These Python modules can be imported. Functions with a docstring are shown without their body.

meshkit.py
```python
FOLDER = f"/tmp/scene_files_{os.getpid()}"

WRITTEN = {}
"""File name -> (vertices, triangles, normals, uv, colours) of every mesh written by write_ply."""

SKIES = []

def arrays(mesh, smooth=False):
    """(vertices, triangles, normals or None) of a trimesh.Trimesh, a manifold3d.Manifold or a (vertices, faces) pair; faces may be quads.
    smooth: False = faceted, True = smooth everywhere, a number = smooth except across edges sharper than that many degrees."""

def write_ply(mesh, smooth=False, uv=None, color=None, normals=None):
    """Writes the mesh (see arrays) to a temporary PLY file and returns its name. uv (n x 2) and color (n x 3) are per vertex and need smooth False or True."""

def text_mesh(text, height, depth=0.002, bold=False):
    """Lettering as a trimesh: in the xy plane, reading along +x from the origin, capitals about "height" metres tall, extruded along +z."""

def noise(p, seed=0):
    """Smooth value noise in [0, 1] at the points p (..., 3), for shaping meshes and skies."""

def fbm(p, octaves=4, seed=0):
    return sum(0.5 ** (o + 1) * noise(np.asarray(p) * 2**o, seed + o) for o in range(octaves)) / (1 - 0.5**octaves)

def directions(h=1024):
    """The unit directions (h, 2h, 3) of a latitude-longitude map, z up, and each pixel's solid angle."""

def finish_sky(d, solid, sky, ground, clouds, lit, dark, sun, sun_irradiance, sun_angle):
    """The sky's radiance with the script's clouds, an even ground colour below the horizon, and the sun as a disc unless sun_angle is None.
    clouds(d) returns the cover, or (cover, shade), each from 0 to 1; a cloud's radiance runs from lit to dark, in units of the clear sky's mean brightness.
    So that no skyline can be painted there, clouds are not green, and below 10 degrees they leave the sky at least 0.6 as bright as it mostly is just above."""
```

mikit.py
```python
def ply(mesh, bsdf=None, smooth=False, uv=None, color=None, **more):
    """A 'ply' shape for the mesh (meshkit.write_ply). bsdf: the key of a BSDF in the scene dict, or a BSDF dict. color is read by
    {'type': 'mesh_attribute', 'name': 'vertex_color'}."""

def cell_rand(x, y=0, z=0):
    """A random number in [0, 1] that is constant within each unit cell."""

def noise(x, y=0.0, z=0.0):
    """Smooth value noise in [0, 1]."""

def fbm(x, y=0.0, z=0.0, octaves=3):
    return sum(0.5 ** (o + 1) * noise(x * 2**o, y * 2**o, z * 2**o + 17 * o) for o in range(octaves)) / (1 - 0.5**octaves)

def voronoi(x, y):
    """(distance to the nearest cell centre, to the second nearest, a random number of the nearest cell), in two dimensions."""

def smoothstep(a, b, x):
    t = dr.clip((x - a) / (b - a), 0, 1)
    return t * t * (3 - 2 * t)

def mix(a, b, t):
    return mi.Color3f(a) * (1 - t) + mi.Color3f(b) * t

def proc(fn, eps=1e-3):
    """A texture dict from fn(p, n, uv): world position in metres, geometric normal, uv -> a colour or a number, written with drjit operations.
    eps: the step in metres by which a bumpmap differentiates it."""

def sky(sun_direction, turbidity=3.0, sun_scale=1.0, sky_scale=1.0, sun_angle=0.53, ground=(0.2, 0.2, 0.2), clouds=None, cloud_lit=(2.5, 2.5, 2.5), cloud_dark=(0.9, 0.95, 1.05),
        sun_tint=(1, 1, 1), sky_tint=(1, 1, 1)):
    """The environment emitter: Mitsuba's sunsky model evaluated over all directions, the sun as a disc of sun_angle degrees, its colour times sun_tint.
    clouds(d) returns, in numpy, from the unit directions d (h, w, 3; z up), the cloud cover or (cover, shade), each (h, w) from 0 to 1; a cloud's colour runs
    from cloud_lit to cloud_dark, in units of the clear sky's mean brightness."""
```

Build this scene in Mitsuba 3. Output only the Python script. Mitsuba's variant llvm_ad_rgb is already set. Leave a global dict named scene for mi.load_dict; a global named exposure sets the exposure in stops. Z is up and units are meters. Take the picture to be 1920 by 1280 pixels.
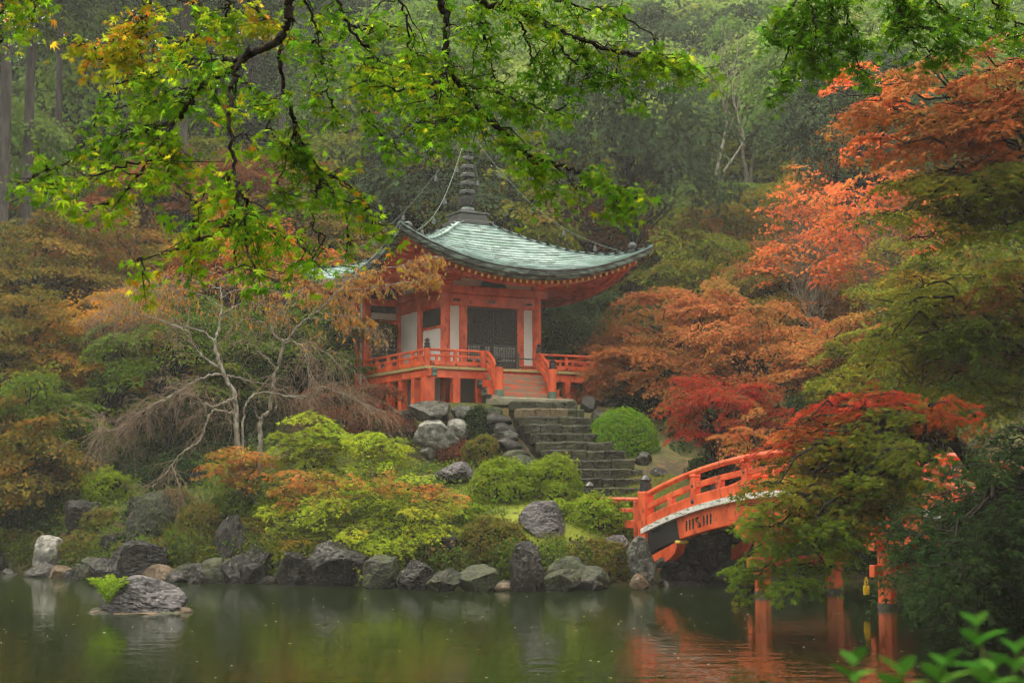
"""Autumn temple garden: vermilion hall above a pond, arched bridge, maples, mist."""
import math
import numpy as np
import trimesh
import drjit as dr
import mitsuba as mi
import meshkit
import mikit
from scipy.interpolate import LinearNDInterpolator
from scipy.ndimage import gaussian_filter

T = mi.ScalarTransform4f
scene, labels = {}, {}

# ------------------------------------------------------------------ camera, sky, exposure
CAM_H = 2.4            # metres above the water
FOC = 2761.0           # focal length in pixels of the 1920 wide photograph
TILT = math.atan(272 / 2748)   # the camera looks up a little
scene['camera'] = {
    'type': 'thinlens', 'fov': math.degrees(2 * math.atan(960 / FOC)), 'fov_axis': 'x',
    'to_world': T().look_at(origin=[0, 0, CAM_H], target=[0, math.cos(TILT), CAM_H + math.sin(TILT)], up=[0, 0, 1]),
    'near_clip': 0.1, 'far_clip': 1000.0, 'aperture_radius': 0.0035, 'focus_distance': 13.0,
    'medium': {'type': 'ref', 'id': 'air'},
}
scene['sky'] = mikit.sky((-0.35, 0.15, 0.92), turbidity=4.0, sun_scale=0.18, sun_angle=24, clouds=lambda d: (np.ones(d.shape[:2]), 1 - (1 + 2 * np.clip(d[..., 2], 0, 1)) / 3),
                         cloud_lit=(3.0, 2.95, 2.66), cloud_dark=(0.36, 0.36, 0.33), ground=(0.06, 0.07, 0.05))
exposure = 3.45
HAZE = 0.00065

# ------------------------------------------------------------------ small helpers
used = set()


def P(x, y, Y):
    """The place at distance Y that the photograph shows at pixel (x, y)."""
    c, s = math.cos(TILT), math.sin(TILT)
    d = np.array([x - 960.0, FOC * c - (640 - y) * s, FOC * s + (640 - y) * c])
    return np.array([0, 0, CAM_H]) + d * Y / d[1]


def water_dist(y):
    """Distance of the water surface seen at row y."""
    return -CAM_H / (P(960, y, 1.0)[2] - CAM_H)


def newkey(name, parent=None):
    base = (parent + '__' if parent else '') + name
    k, i = base, 0
    while k in used:
        i += 1
        k = f'{base}_{i:03d}'
    used.add(k)
    return k


def thing(name, label=None, cat=None, group=None, kind=None):
    k = newkey(name)
    tag(k, label, cat, group, kind)
    return k


def tag(k, label=None, cat=None, group=None, kind=None):
    d = {a: b for a, b in (('label', label), ('category', cat), ('group', group), ('kind', kind)) if b}
    if d:
        labels[k] = d


def put(name, mesh, bsdf, parent=None, smooth=False, color=None, label=None, cat=None, group=None, kind=None, own=False):
    """One entry of the scene. mesh: MB, (v, f) or a ply dict already written."""
    k = name if own else newkey(name, parent)
    if isinstance(mesh, dict):
        scene[k] = dict(mesh)
    else:
        if isinstance(mesh, MB):
            mesh = mesh.arrays()
        scene[k] = mikit.ply(trimesh.Trimesh(mesh[0], mesh[1], process=False), 'mat_' + bsdf, smooth=smooth, color=color)
    tag(k, label, cat, group, kind)
    return k


_cham = {}


def chamfer_box(a, b, c, h):
    """Half sizes a, b, c, all edges cut by h."""
    key = tuple(round(x, 4) for x in (a, b, c, h))
    if key not in _cham:
        pts = []
        for sx in (-1, 1):
            for sy in (-1, 1):
                for sz in (-1, 1):
                    pts += [[sx * a, sy * (b - h), sz * (c - h)], [sx * (a - h), sy * b, sz * (c - h)], [sx * (a - h), sy * (b - h), sz * c]]
        m = trimesh.convex.convex_hull(np.array(pts))
        _cham[key] = (np.array(m.vertices), np.array(m.faces))
    return _cham[key]


class MB:
    """Collects shapes into one mesh, in a frame given by the function fr (local -> world)."""

    def __init__(self, fr=None):
        self.v, self.f, self.n, self.fr = [], [], 0, fr

    def add(self, v, f):
        v, f = np.asarray(v, float), np.asarray(f, int)
        if f.shape[1] == 4:
            f = np.vstack([f[:, [0, 1, 2]], f[:, [0, 2, 3]]])
        self.v.append(v)
        self.f.append(f + self.n)
        self.n += len(v)
        return self

    def box(self, x0, x1, y0, y1, z0, z1, h=0.012):
        a, b, c = (x1 - x0) / 2, (y1 - y0) / 2, (z1 - z0) / 2
        h = min(h, 0.45 * min(a, b, c))
        v, f = chamfer_box(a, b, c, h)
        return self.add(v + [(x0 + x1) / 2, (y0 + y1) / 2, (z0 + z1) / 2], f)

    def beam(self, p, q, w, h, cham=0.012):
        """A straight beam from p to q, w wide, h high, its height upright."""
        p, q = np.asarray(p, float), np.asarray(q, float)
        t = q - p
        L = np.linalg.norm(t)
        t /= L
        s = np.cross(t, [0, 0, 1.0]) if abs(t[2]) < 0.98 else np.array([1.0, 0, 0])
        s /= np.linalg.norm(s)
        u = np.cross(s, t)
        v, f = chamfer_box(L / 2, w / 2, h / 2, min(cham, 0.4 * min(w, h) / 2))
        return self.add((p + q) / 2 + v[:, :1] * t + v[:, 1:2] * (-s) + v[:, 2:] * u, f)

    def lathe(self, c, prof, n=16):
        """prof: rows of (radius, z) from bottom to top."""
        prof = np.asarray(prof, float)
        a = np.arange(n) * 2 * np.pi / n
        v = np.stack([prof[:, :1] * np.cos(a), prof[:, :1] * np.sin(a), np.repeat(prof[:, 1:], n, 1)], -1).reshape(-1, 3) + np.asarray(c, float)
        i, j = np.meshgrid(np.arange(len(prof) - 1), np.arange(n), indexing='ij')
        q = np.stack([i * n + j, i * n + (j + 1) % n, (i + 1) * n + (j + 1) % n, (i + 1) * n + j], -1).reshape(-1, 4)
        self.add(v, q)
        for r, flip in ((0, True), (len(prof) - 1, False)):
            if prof[r, 0] > 1e-4:
                ring = v[r * n:(r + 1) * n]
                k = np.arange(1, n - 1)
                f = np.stack([k * 0, k, k + 1], 1)
                self.add(ring, f[:, ::-1] if flip else f)
        return self

    def tube(self, pts, r, n=8, cap=True):
        v, f = tubes(np.asarray(pts, float)[None], np.broadcast_to(r, (1, len(pts))), n)
        self.add(v, f)
        if cap:
            k = np.arange(1, n - 1)
            self.add(v[:n], np.stack([k * 0, k + 1, k], 1))
            self.add(v[-n:], np.stack([k * 0, k, k + 1], 1))
        return self

    def sweep(self, pts, w, h, up=(0, 0, 1)):
        """A square section w x h along pts; pts is its centre line."""
        p = np.asarray(pts, float)
        t = np.gradient(p, axis=0)
        t /= np.linalg.norm(t, axis=1, keepdims=True)
        s = np.cross(t, np.asarray(up, float))
        s /= np.linalg.norm(s, axis=1, keepdims=True)
        u = np.cross(s, t)
        w, h = np.broadcast_to(w, len(p))[:, None] / 2, np.broadcast_to(h, len(p))[:, None] / 2
        c = 0.12
        prof = [(-1, -1 + c), (-1, 1 - c), (-1 + c, 1), (1 - c, 1), (1, 1 - c), (1, -1 + c), (1 - c, -1), (-1 + c, -1)]
        v = np.stack([p + s * w * a + u * h * b for a, b in prof], 1).reshape(-1, 3)
        m, n = len(p), 8
        i, j = np.meshgrid(np.arange(m - 1), np.arange(n), indexing='ij')
        q = np.stack([i * n + j, (i + 1) * n + j, (i + 1) * n + (j + 1) % n, i * n + (j + 1) % n], -1).reshape(-1, 4)
        self.add(v, q[:, ::-1])
        k = np.arange(1, n - 1)
        self.add(v[:n], np.stack([k * 0, k + 1, k], 1))
        self.add(v[-n:], np.stack([k * 0, k, k + 1], 1))
        return self

    def arrays(self):
        v = np.vstack(self.v)
        if self.fr is not None:
            v = self.fr(v)
        return v, np.vstack(self.f)


def tubes(p, r, n=4):
    """Many polylines p (k, m, 3) with radii r (k, m) as tubes of n sides."""
    k, m, _ = p.shape
    t = np.empty_like(p)
    t[:, 1:-1] = p[:, 2:] - p[:, :-2]
    t[:, 0], t[:, -1] = p[:, 1] - p[:, 0], p[:, -1] - p[:, -2]
    t /= np.linalg.norm(t, axis=2, keepdims=True) + 1e-12
    a = np.cross(t, np.where(np.abs(t[..., 2:]) < 0.9, [0, 0, 1.0], [1.0, 0, 0]))
    a /= np.linalg.norm(a, axis=2, keepdims=True) + 1e-12
    b = np.cross(t, a)
    ang = np.arange(n) * 2 * np.pi / n
    v = p[:, :, None] + r[:, :, None, None] * (np.cos(ang)[:, None] * a[:, :, None] + np.sin(ang)[:, None] * b[:, :, None])
    g, i, j = np.meshgrid(np.arange(k), np.arange(m - 1), np.arange(n), indexing='ij')
    o = g * m * n
    q = np.stack([o + i * n + j, o + i * n + (j + 1) % n, o + (i + 1) * n + (j + 1) % n, o + (i + 1) * n + j], -1).reshape(-1, 4)
    return v.reshape(-1, 3), np.vstack([q[:, [0, 1, 2]], q[:, [0, 2, 3]]])


def smooth_path(pts, n):
    """A polyline through the points, resampled to n points with rounded corners (Catmull-Rom)."""
    p = np.asarray(pts, float)
    if len(p) == 2:
        s = np.linspace(0, 1, n)[:, None]
        return p[0] * (1 - s) + p[1] * s
    q = np.vstack([2 * p[0] - p[1], p, 2 * p[-1] - p[-2]])
    d = np.concatenate([[0], np.cumsum(np.linalg.norm(np.diff(p, axis=0), axis=1))])
    s = np.interp(np.linspace(0, d[-1], n), d, np.arange(len(p)))
    i = np.minimum(s.astype(int), len(p) - 2)
    t = (s - i)[:, None]
    a, b, c, e = q[i], q[i + 1], q[i + 2], q[i + 3]
    return 0.5 * (2 * b + (c - a) * t + (2 * a - 5 * b + 4 * c - e) * t ** 2 + (3 * b - a - 3 * c + e) * t ** 3)


# ------------------------------------------------------------------ materials
N, F, MIX, SS = mikit.noise, mikit.fbm, mikit.mix, mikit.smoothstep


def principled(color, rough=0.5, spec=0.5, two=False, **kw):
    c = {'type': 'rgb', 'value': list(color)} if isinstance(color, (tuple, list)) else color
    d = {'type': 'principled', 'base_color': c, 'roughness': rough, 'specular': spec, **kw}
    return {'type': 'twosided', 'bsdf': d} if two else d


def bumped(b, fn, scale, eps=4e-3):
    return {'type': 'bumpmap', 'arbitrary': mikit.proc(fn, eps=eps), 'scale': scale, 'bsdf': b}


def c_vermilion(p, n, uv):
    g = F(p.x * 3, p.y * 3, p.z * 1.6, octaves=3)
    c = MIX((0.46, 0.056, 0.015), (0.72, 0.120, 0.036), SS(0.25, 0.75, g))
    h = F(p.x * 17, p.y * 17, p.z * 6 + 40, octaves=3)
    c = MIX(c, (0.58, 0.14, 0.060), SS(0.58, 0.72, h) * 0.45)
    return MIX(c, (0.20, 0.045, 0.026), SS(0.60, 0.74, 0.55 * (1 - h) + 0.5 * F(p.x * 7 + 5, p.y * 7, p.z * 3, octaves=2)) * 0.7)


def c_worn(p, n, uv):
    g = F(p.x * 4, p.y * 4, p.z * 22, octaves=4)
    w = SS(0.36, 0.50, g)
    wood = MIX((0.22, 0.135, 0.085), (0.29, 0.20, 0.135), F(p.x * 9, p.y * 9, p.z * 60, octaves=2))
    return MIX((0.55, 0.085, 0.03), wood, w)


def c_copper(p, n, uv):
    g = F(p.x * 1.6, p.y * 1.6, p.z * 1.6, octaves=4)
    c = MIX((0.15, 0.23, 0.21), (0.26, 0.35, 0.325), SS(0.3, 0.7, g))
    s = SS(0.46, 0.64, F(p.x * 4 + 9, p.y * 4, p.z * 9, octaves=4))
    c = MIX(c, (0.075, 0.11, 0.095), s * 0.8)
    m = SS(0.60, 0.72, F(p.x * 1.1 + 31, p.y * 1.1, p.z * 2.0, octaves=4))
    return MIX(c, (0.09, 0.17, 0.12), m * 0.8)


def c_copper_edge(p, n, uv):
    g = SS(0.42, 0.62, F(p.x * 3, p.y * 3, p.z * 12, octaves=4))
    return MIX((0.025, 0.032, 0.028), (0.12, 0.17, 0.14), g)


def rock_fn(a, b, lichen, s, lo=0.56, k=1.0):
    def fn(p, n, uv):
        q = p * s
        g = F(q.x * 1.4, q.y * 1.4, q.z * 1.8, octaves=3)
        v = F(q.x * 9 + 3, q.y * 9, q.z * 4.2 + 11, octaves=3)
        c = MIX(a, b, SS(0.34, 0.68, 0.45 * g + 0.55 * v))
        l = SS(lo - .01, lo + 0.05, 0.25 * g + 0.75 * F(q.x * 19 + 20, q.y * 19, q.z * 19 + 7, octaves=3))
        return MIX(c, lichen, l * 0.6 * k)
    return fn


def rock_bump(p, n, uv):
    return F(p.x * 8, p.y * 8, p.z * 10, octaves=3)


def c_bark(a, b, sz, lich=None):
    def fn(p, n, uv):
        g = F(p.x * sz, p.y * sz, p.z * sz * 0.18, octaves=4)
        c = MIX(a, b, SS(0.3, 0.7, g))
        if lich is not None:
            c = MIX(c, lich, SS(0.52, 0.60, F(p.x * 9 + 4, p.y * 9, p.z * 7, octaves=3)))
        return c
    return fn


def c_ground(p, n, uv):
    g = F(p.x * 0.8, p.y * 0.8, p.z * 0.8, octaves=4)
    c = MIX((0.050, 0.040, 0.022), (0.075, 0.085, 0.022), SS(0.35, 0.6, g))
    d = SS(0.58, 0.66, F(p.x * 9, p.y * 9, p.z * 9 + 5, octaves=3))
    return MIX(c, (0.16, 0.075, 0.03), d * 0.6)


def c_lawn(p, n, uv):
    g = F(p.x * 1.7, p.y * 1.7, p.z * 1.7, octaves=4)
    c = MIX((0.085, 0.115, 0.014), (0.17, 0.20, 0.022), SS(0.3, 0.68, g))
    return MIX(c, (0.060, 0.050, 0.02), SS(0.60, 0.68, F(p.x * 4 + 8, p.y * 4, p.z * 4, octaves=4)))


def c_plaster(p, n, uv):
    g = F(p.x * 3, p.y * 3, p.z * 1.2, octaves=4)
    return MIX((0.60, 0.585, 0.555), (0.70, 0.69, 0.665), g)


def c_plank(p, n, uv):
    g = F(p.x * 14, p.y * 14, p.z * 9, octaves=4)
    c = MIX((0.40, 0.40, 0.36), (0.60, 0.60, 0.56), SS(0.3, 0.6, g))
    return MIX(c, (0.16, 0.18, 0.12), SS(0.58, 0.7, F(p.x * 5, p.y * 5 + 3, p.z * 22, octaves=4)))


def c_deckwood(p, n, uv):
    g = F(p.x * 6, p.y * 6, p.z * 30, octaves=4)
    return MIX((0.30, 0.20, 0.075), (0.46, 0.35, 0.15), g)


def c_slab(p, n, uv):
    g = F(p.x * 3, p.y * 3, p.z * 3, octaves=4)
    c = MIX((0.21, 0.20, 0.13), (0.33, 0.30, 0.21), SS(0.3, 0.7, g))
    return MIX(c, (0.11, 0.13, 0.06), SS(0.55, 0.68, F(p.x * 6, p.y * 6, p.z * 9 + 2, octaves=4)) * 0.7)


def ripple(p, n, uv):
    a = N(p.x * 2.3, p.y * 4.5, 0.0) + 0.5 * N(p.x * 6.1 + 7, p.y * 11.0, 3.0) + 0.22 * N(p.x * 17 + 3, p.y * 27, 9.0)
    return a * (0.55 + 0.9 * F(p.x * 0.22 + 5, p.y * 0.35, 2.0, octaves=2))


M = {
    'vermilion': principled(mikit.proc(c_vermilion), 0.42),
    'worn_vermilion': principled(mikit.proc(c_worn), 0.55),
    'plaster': principled(mikit.proc(c_plaster), 0.8, 0.3),
    'dark_wood': principled((0.022, 0.017, 0.014), 0.6),
    'grey_wood': principled((0.055, 0.048, 0.042), 0.6),
    'lattice_wood': principled((0.032, 0.030, 0.030), 0.55),
    'copper': principled(mikit.proc(c_copper), 0.42, 0.5),
    'copper_edge': principled(mikit.proc(c_copper_edge), 0.45, 0.5),
    'bronze': principled((0.045, 0.050, 0.046), 0.45, 0.5),
    'black_cap': principled((0.018, 0.018, 0.020), 0.38, 0.5),
    'verdigris': principled((0.09, 0.14, 0.10), 0.55),
    'yellow_paint': principled((0.58, 0.40, 0.06), 0.5),
    'bright_yellow': principled((0.80, 0.46, 0.01), 0.4),
    'chain_metal': principled((0.12, 0.17, 0.13), 0.6),
    'plank': principled(mikit.proc(c_plank), 0.5),
    'deck_wood': principled(mikit.proc(c_deckwood), 0.5),
    'slab': bumped(principled(mikit.proc(c_slab), 0.6), rock_bump, 0.012),
    'rock_grey': bumped(principled(mikit.proc(rock_fn((0.024, 0.023, 0.019), (0.095, 0.09, 0.078), (0.15, 0.16, 0.11), 1.0)), 0.48, 0.25), rock_bump, 0.035),
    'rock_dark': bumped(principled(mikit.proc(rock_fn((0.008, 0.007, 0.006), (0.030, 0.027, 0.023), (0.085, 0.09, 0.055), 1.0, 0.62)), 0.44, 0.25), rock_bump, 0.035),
    'rock_purple': bumped(principled(mikit.proc(rock_fn((0.020, 0.017, 0.018), (0.092, 0.080, 0.084), (0.17, 0.165, 0.145), 1.3, 0.60)), 0.4, 0.25), rock_bump, 0.030),
    'rock_moss': bumped(principled(mikit.proc(rock_fn((0.012, 0.013, 0.009), (0.042, 0.042, 0.028), (0.050, 0.070, 0.014), 1.0, 0.52)), 0.61, 0.25), rock_bump, 0.035),
    'rock_pale': bumped(principled(mikit.proc(rock_fn((0.10, 0.096, 0.082), (0.33, 0.32, 0.285), (0.09, 0.11, 0.045), 1.0, 0.60)), 0.56, 0.25), rock_bump, 0.04),
    'rock_brown': bumped(principled(mikit.proc(rock_fn((0.07, 0.047, 0.026), (0.15, 0.108, 0.066), (0.06, 0.055, 0.035), 1.6, 0.58)), 0.56, 0.25), rock_bump, 0.02),
    'step_stone': bumped(principled(mikit.proc(rock_fn((0.012, 0.011, 0.008), (0.052, 0.046, 0.032), (0.060, 0.075, 0.020), 1.7, 0.53)), 0.56, 0.25), rock_bump, 0.03),
    'step_tan': bumped(principled(mikit.proc(rock_fn((0.09, 0.065, 0.032), (0.17, 0.13, 0.075), (0.06, 0.06, 0.035), 1.7, 0.57)), 0.56, 0.25), rock_bump, 0.03),
    'bark_dark': principled(mikit.proc(c_bark((0.012, 0.010, 0.008), (0.032, 0.026, 0.020), 30)), 0.85, 0.08, two=True),
    'bark_pale': principled(mikit.proc(c_bark((0.10, 0.080, 0.056), (0.23, 0.19, 0.14), 18, (0.27, 0.26, 0.19))), 0.6, two=True),
    'twig': principled((0.19, 0.125, 0.075), 0.6, two=True),
    'bark_cedar': principled(mikit.proc(c_bark((0.028, 0.022, 0.018), (0.062, 0.052, 0.044), 6)), 0.8, two=True),
    'ground': principled(mikit.proc(c_ground), 0.9, 0.2),
    'lawn': principled(mikit.proc(c_lawn), 0.9, 0.2),
    'water': bumped(principled((0.006, 0.011, 0.002), 0.030, 0.25), ripple, 0.0031, eps=0.01),
    'leaf': {'type': 'principledthin', 'base_color': {'type': 'mesh_attribute', 'name': 'vertex_color'}, 'roughness': 0.6, 'diff_trans': 0.75, 'eta': 1.3},
    'leaf_wet': {'type': 'principledthin', 'base_color': {'type': 'mesh_attribute', 'name': 'vertex_color'}, 'roughness': 0.28, 'diff_trans': 1.4, 'eta': 1.5},
    'core': principled((0.020, 0.018, 0.010), 0.9, 0.1, two=True),  # shrub cores: the shade between the leaves is put into this dark colour
}
scene.update({'mat_' + k: v for k, v in M.items()})

# ------------------------------------------------------------------ the lie of the land
def px(x, y, Y):
    return tuple(P(x, y, Y))


def shore(x, y):
    Y = water_dist(y) + .7
    return (P(x, y, Y)[0], Y, -0.45)


def bank():
    out = []
    for x in range(-90, 1221, 45):
        ys = np.interp(x, [0, 60, 170, 420, 600, 800, 950, 1100, 1210], [1068, 1074, 1084, 1090, 1094, 1100, 1103, 1102, 1097])
        yb = np.interp(x, [0, 60, 170, 420, 600, 800, 950, 1100, 1210], [1012, 1012, 1024, 1012, 1026, 1030, 1042, 1038, 1022])
        Y = water_dist(ys)
        for d, z in ((-1.2, -1.0), (-.3, -.7), (.25, .0)):
            out.append((P(x, ys, Y + d)[0], Y + d, z))
        out.append(px(x, yb, Y + 1.1))
    return out


_ctrl = [
    # pond
    *[(x, y, -1.0) for x in (-60, -30, -12, -6, 0, 3.5) for y in (9, 14, 20, 26, 30)], (5, 33.5, -1), (6, 36, -0.9), (7.5, 33, -.9), (-20, 36, -1), (-40, 38, -1), (-60, 40, -1), (-9, 33.5, -1), (-14, 36, -1), (4.6, 12, -1), (5.2, 20, -1), (6.2, 25, -1), (8.4, 31, -.9), (9.2, 35, -.9),
    # shoreline and the bank just above it
    *bank(),
    (3.9, 38.0, -.25), (6.2, 38.9, -.25), (8.3, 38.4, -.25), (10.2, 37.4, -.25), (10.6, 33, -.25), (9.2, 29.2, -.25), (8.2, 27.0, -.25), (7.0, 24, -.25), (6.5, 20, -.25), (6.0, 13, -.25), (5.2, 8.5, -.25),
    # near bank, under the camera
    (-60, 6.5, -.4), (0, 5.6, -.4), (4, 6.6, -.4), (-60, 4.6, .7), (0, 4.2, .7), (4, 4.6, .75), (8, 6, 1.0), (-60, -40, 1.2), (0, -40, 1.2), (60, -40, 1.2), (0, 0, .85), (30, 6, 2.5), (60, 6, 4),
    (-30, 46, 1.0),
    # lawn
    px(920, 985, 37.2), px(1050, 985, 37.2), px(1150, 975, 37.8), px(900, 945, 38.9), px(1000, 940, 38.9), px(1100, 940, 39.0), px(1200, 940, 39.6), px(940, 905, 40.6), px(1040, 905, 40.6), px(1180, 925, 40.4),
    px(800, 985, 38.0), px(700, 985, 38.6), px(560, 980, 39.3), px(420, 965, 40.2), px(800, 930, 40.2), px(650, 930, 40.6), px(480, 925, 41.6), px(330, 950, 41.6), px(220, 960, 41.8), px(150, 955, 42.6), px(60, 960, 44),
    px(840, 880, 42.6), px(780, 880, 43.0), px(650, 865, 43.0), px(500, 880, 43.5), px(400, 890, 44.0), px(250, 905, 45.5), px(120, 920, 46.5), px(0, 930, 47),
    # temple terrace
    (-3.1, 45.7, 4.9), (-2.2, 45.4, 5.0), (-4.6, 47.0, 4.6), (-1.2, 45.4, 5.0), (0, 45.5, 5.0), (1.6, 45.6, 5.0), (-3.3, 44.6, 2.9), (-2.6, 44.3, 2.7), (-1.9, 44.0, 2.7), (-1.0, 43.9, 2.75), (-4.3, 45.6, 3.5), (3.4, 46.2, 4.9), (4.4, 48, 4.9), (0, 48, 5.03), (-3, 48, 5.03), (-5.5, 50, 4.9), (-2, 54, 5.05), (2, 54, 5.05), (5, 52, 5.0),
    # stair flanks
    (0.35, 43.6, 3.6), (1.4, 41.6, 2.7), (1.9, 40.4, 2.1), (4.0, 43.6, 3.7), (4.6, 41.6, 2.9), (4.8, 40.2, 2.2), (3.0, 39.2, 1.9), (2.4, 42.8, 3.2), (3.2, 37.6, 1.3), (4.2, 38.8, 1.3), (5.8, 39.7, 1.3),
    # right bank
    (5.6, 42, 2.6), (8, 41.5, 2.5), (10.5, 40, 2.4), (12, 36, 2.0), (11.8, 33, 1.9), (10.6, 28.5, 1.5), (9.3, 25.6, 1.5), (8.6, 22.5, 1.2), (8.2, 18, 1.2), (7.8, 12, 1.1), (14, 26, 2.5), (14, 16, 2.3), (16, 36, 3), (13, 45, 4.0), (20, 42, 4.5), (30, 35, 6), (60, 40, 14), (60, 20, 9), (30, 20, 5),
    # the hill
    (-60, 52, 5), (-40, 50, 4), (-26, 50, 3.8), (-18, 50, 3.6), (-12, 50, 4.0), (8, 50, 4.8), (16, 52, 6), (28, 50, 9), (-60, 62, 10), (-30, 60, 7), (-18, 59, 7), (-6, 59, 7), (4, 59, 7), (14, 60, 8.5), (28, 60, 12), (60, 60, 20),
    *[(x, y, 7 + (y - 60) * s + (abs(x) > 30) * 1.5) for x in (-70, -35, -12, 12, 35, 70) for y, s in ((80, .40), (100, .40), (125, .40), (150, .40), (180, .40))],
]
_ctrl = np.array(_ctrl)
_gx, _gy = np.arange(-70, 70.01, 0.5), np.arange(-40, 180.01, 0.5)
_GX, _GY = np.meshgrid(_gx, _gy)
_GZ = LinearNDInterpolator(_ctrl[:, :2], _ctrl[:, 2], fill_value=1.2)(_GX, _GY)
_GZ = gaussian_filter(_GZ, 0.9)
_q = np.stack([_GX, _GY, 0 * _GX], -1)
_GZ += 0.22 * (meshkit.fbm(_q * 0.55, 4, 3) - 0.5) * np.clip((_GZ + 0.3) * 1.2, 0.1, 1)


def ground_z(x, y):
    fx, fy = np.clip((np.asarray(x, float) + 70) / 0.5, 0, len(_gx) - 1.001), np.clip((np.asarray(y, float) + 40) / 0.5, 0, len(_gy) - 1.001)
    i, j = fx.astype(int), fy.astype(int)
    a, b = fx - i, fy - j
    return (_GZ[j, i] * (1 - a) + _GZ[j, i + 1] * a) * (1 - b) + (_GZ[j + 1, i] * (1 - a) + _GZ[j + 1, i + 1] * a) * b


def ground_hit(x, y):
    """Distance of the ground, or the water, seen at pixel (x, y)."""
    Y = np.arange(14, 80, .05)
    q = P(x, y, 1.0)
    g = np.maximum(ground_z(q[0] * Y, Y), 0)
    hit = np.nonzero(CAM_H + (q[2] - CAM_H) * Y <= g)[0]
    return float(Y[hit[0]]) if len(hit) else 50.0


def ground_sheet(x0, x1, y0, y1):
    i0, i1 = np.searchsorted(_gx, [x0 - .01, x1 + .01])
    j0, j1 = np.searchsorted(_gy, [y0 - .01, y1 + .01])
    X, Y, Z = _GX[j0:j1, i0:i1], _GY[j0:j1, i0:i1], _GZ[j0:j1, i0:i1]
    h, w = X.shape
    j, i = np.meshgrid(np.arange(h - 1), np.arange(w - 1), indexing='ij')
    q = np.stack([j * w + i, j * w + i + 1, (j + 1) * w + i + 1, (j + 1) * w + i], -1).reshape(-1, 4)
    return np.stack([X, Y, Z], -1).reshape(-1, 3), np.vstack([q[:, [0, 1, 2]], q[:, [0, 2, 3]]])


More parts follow.
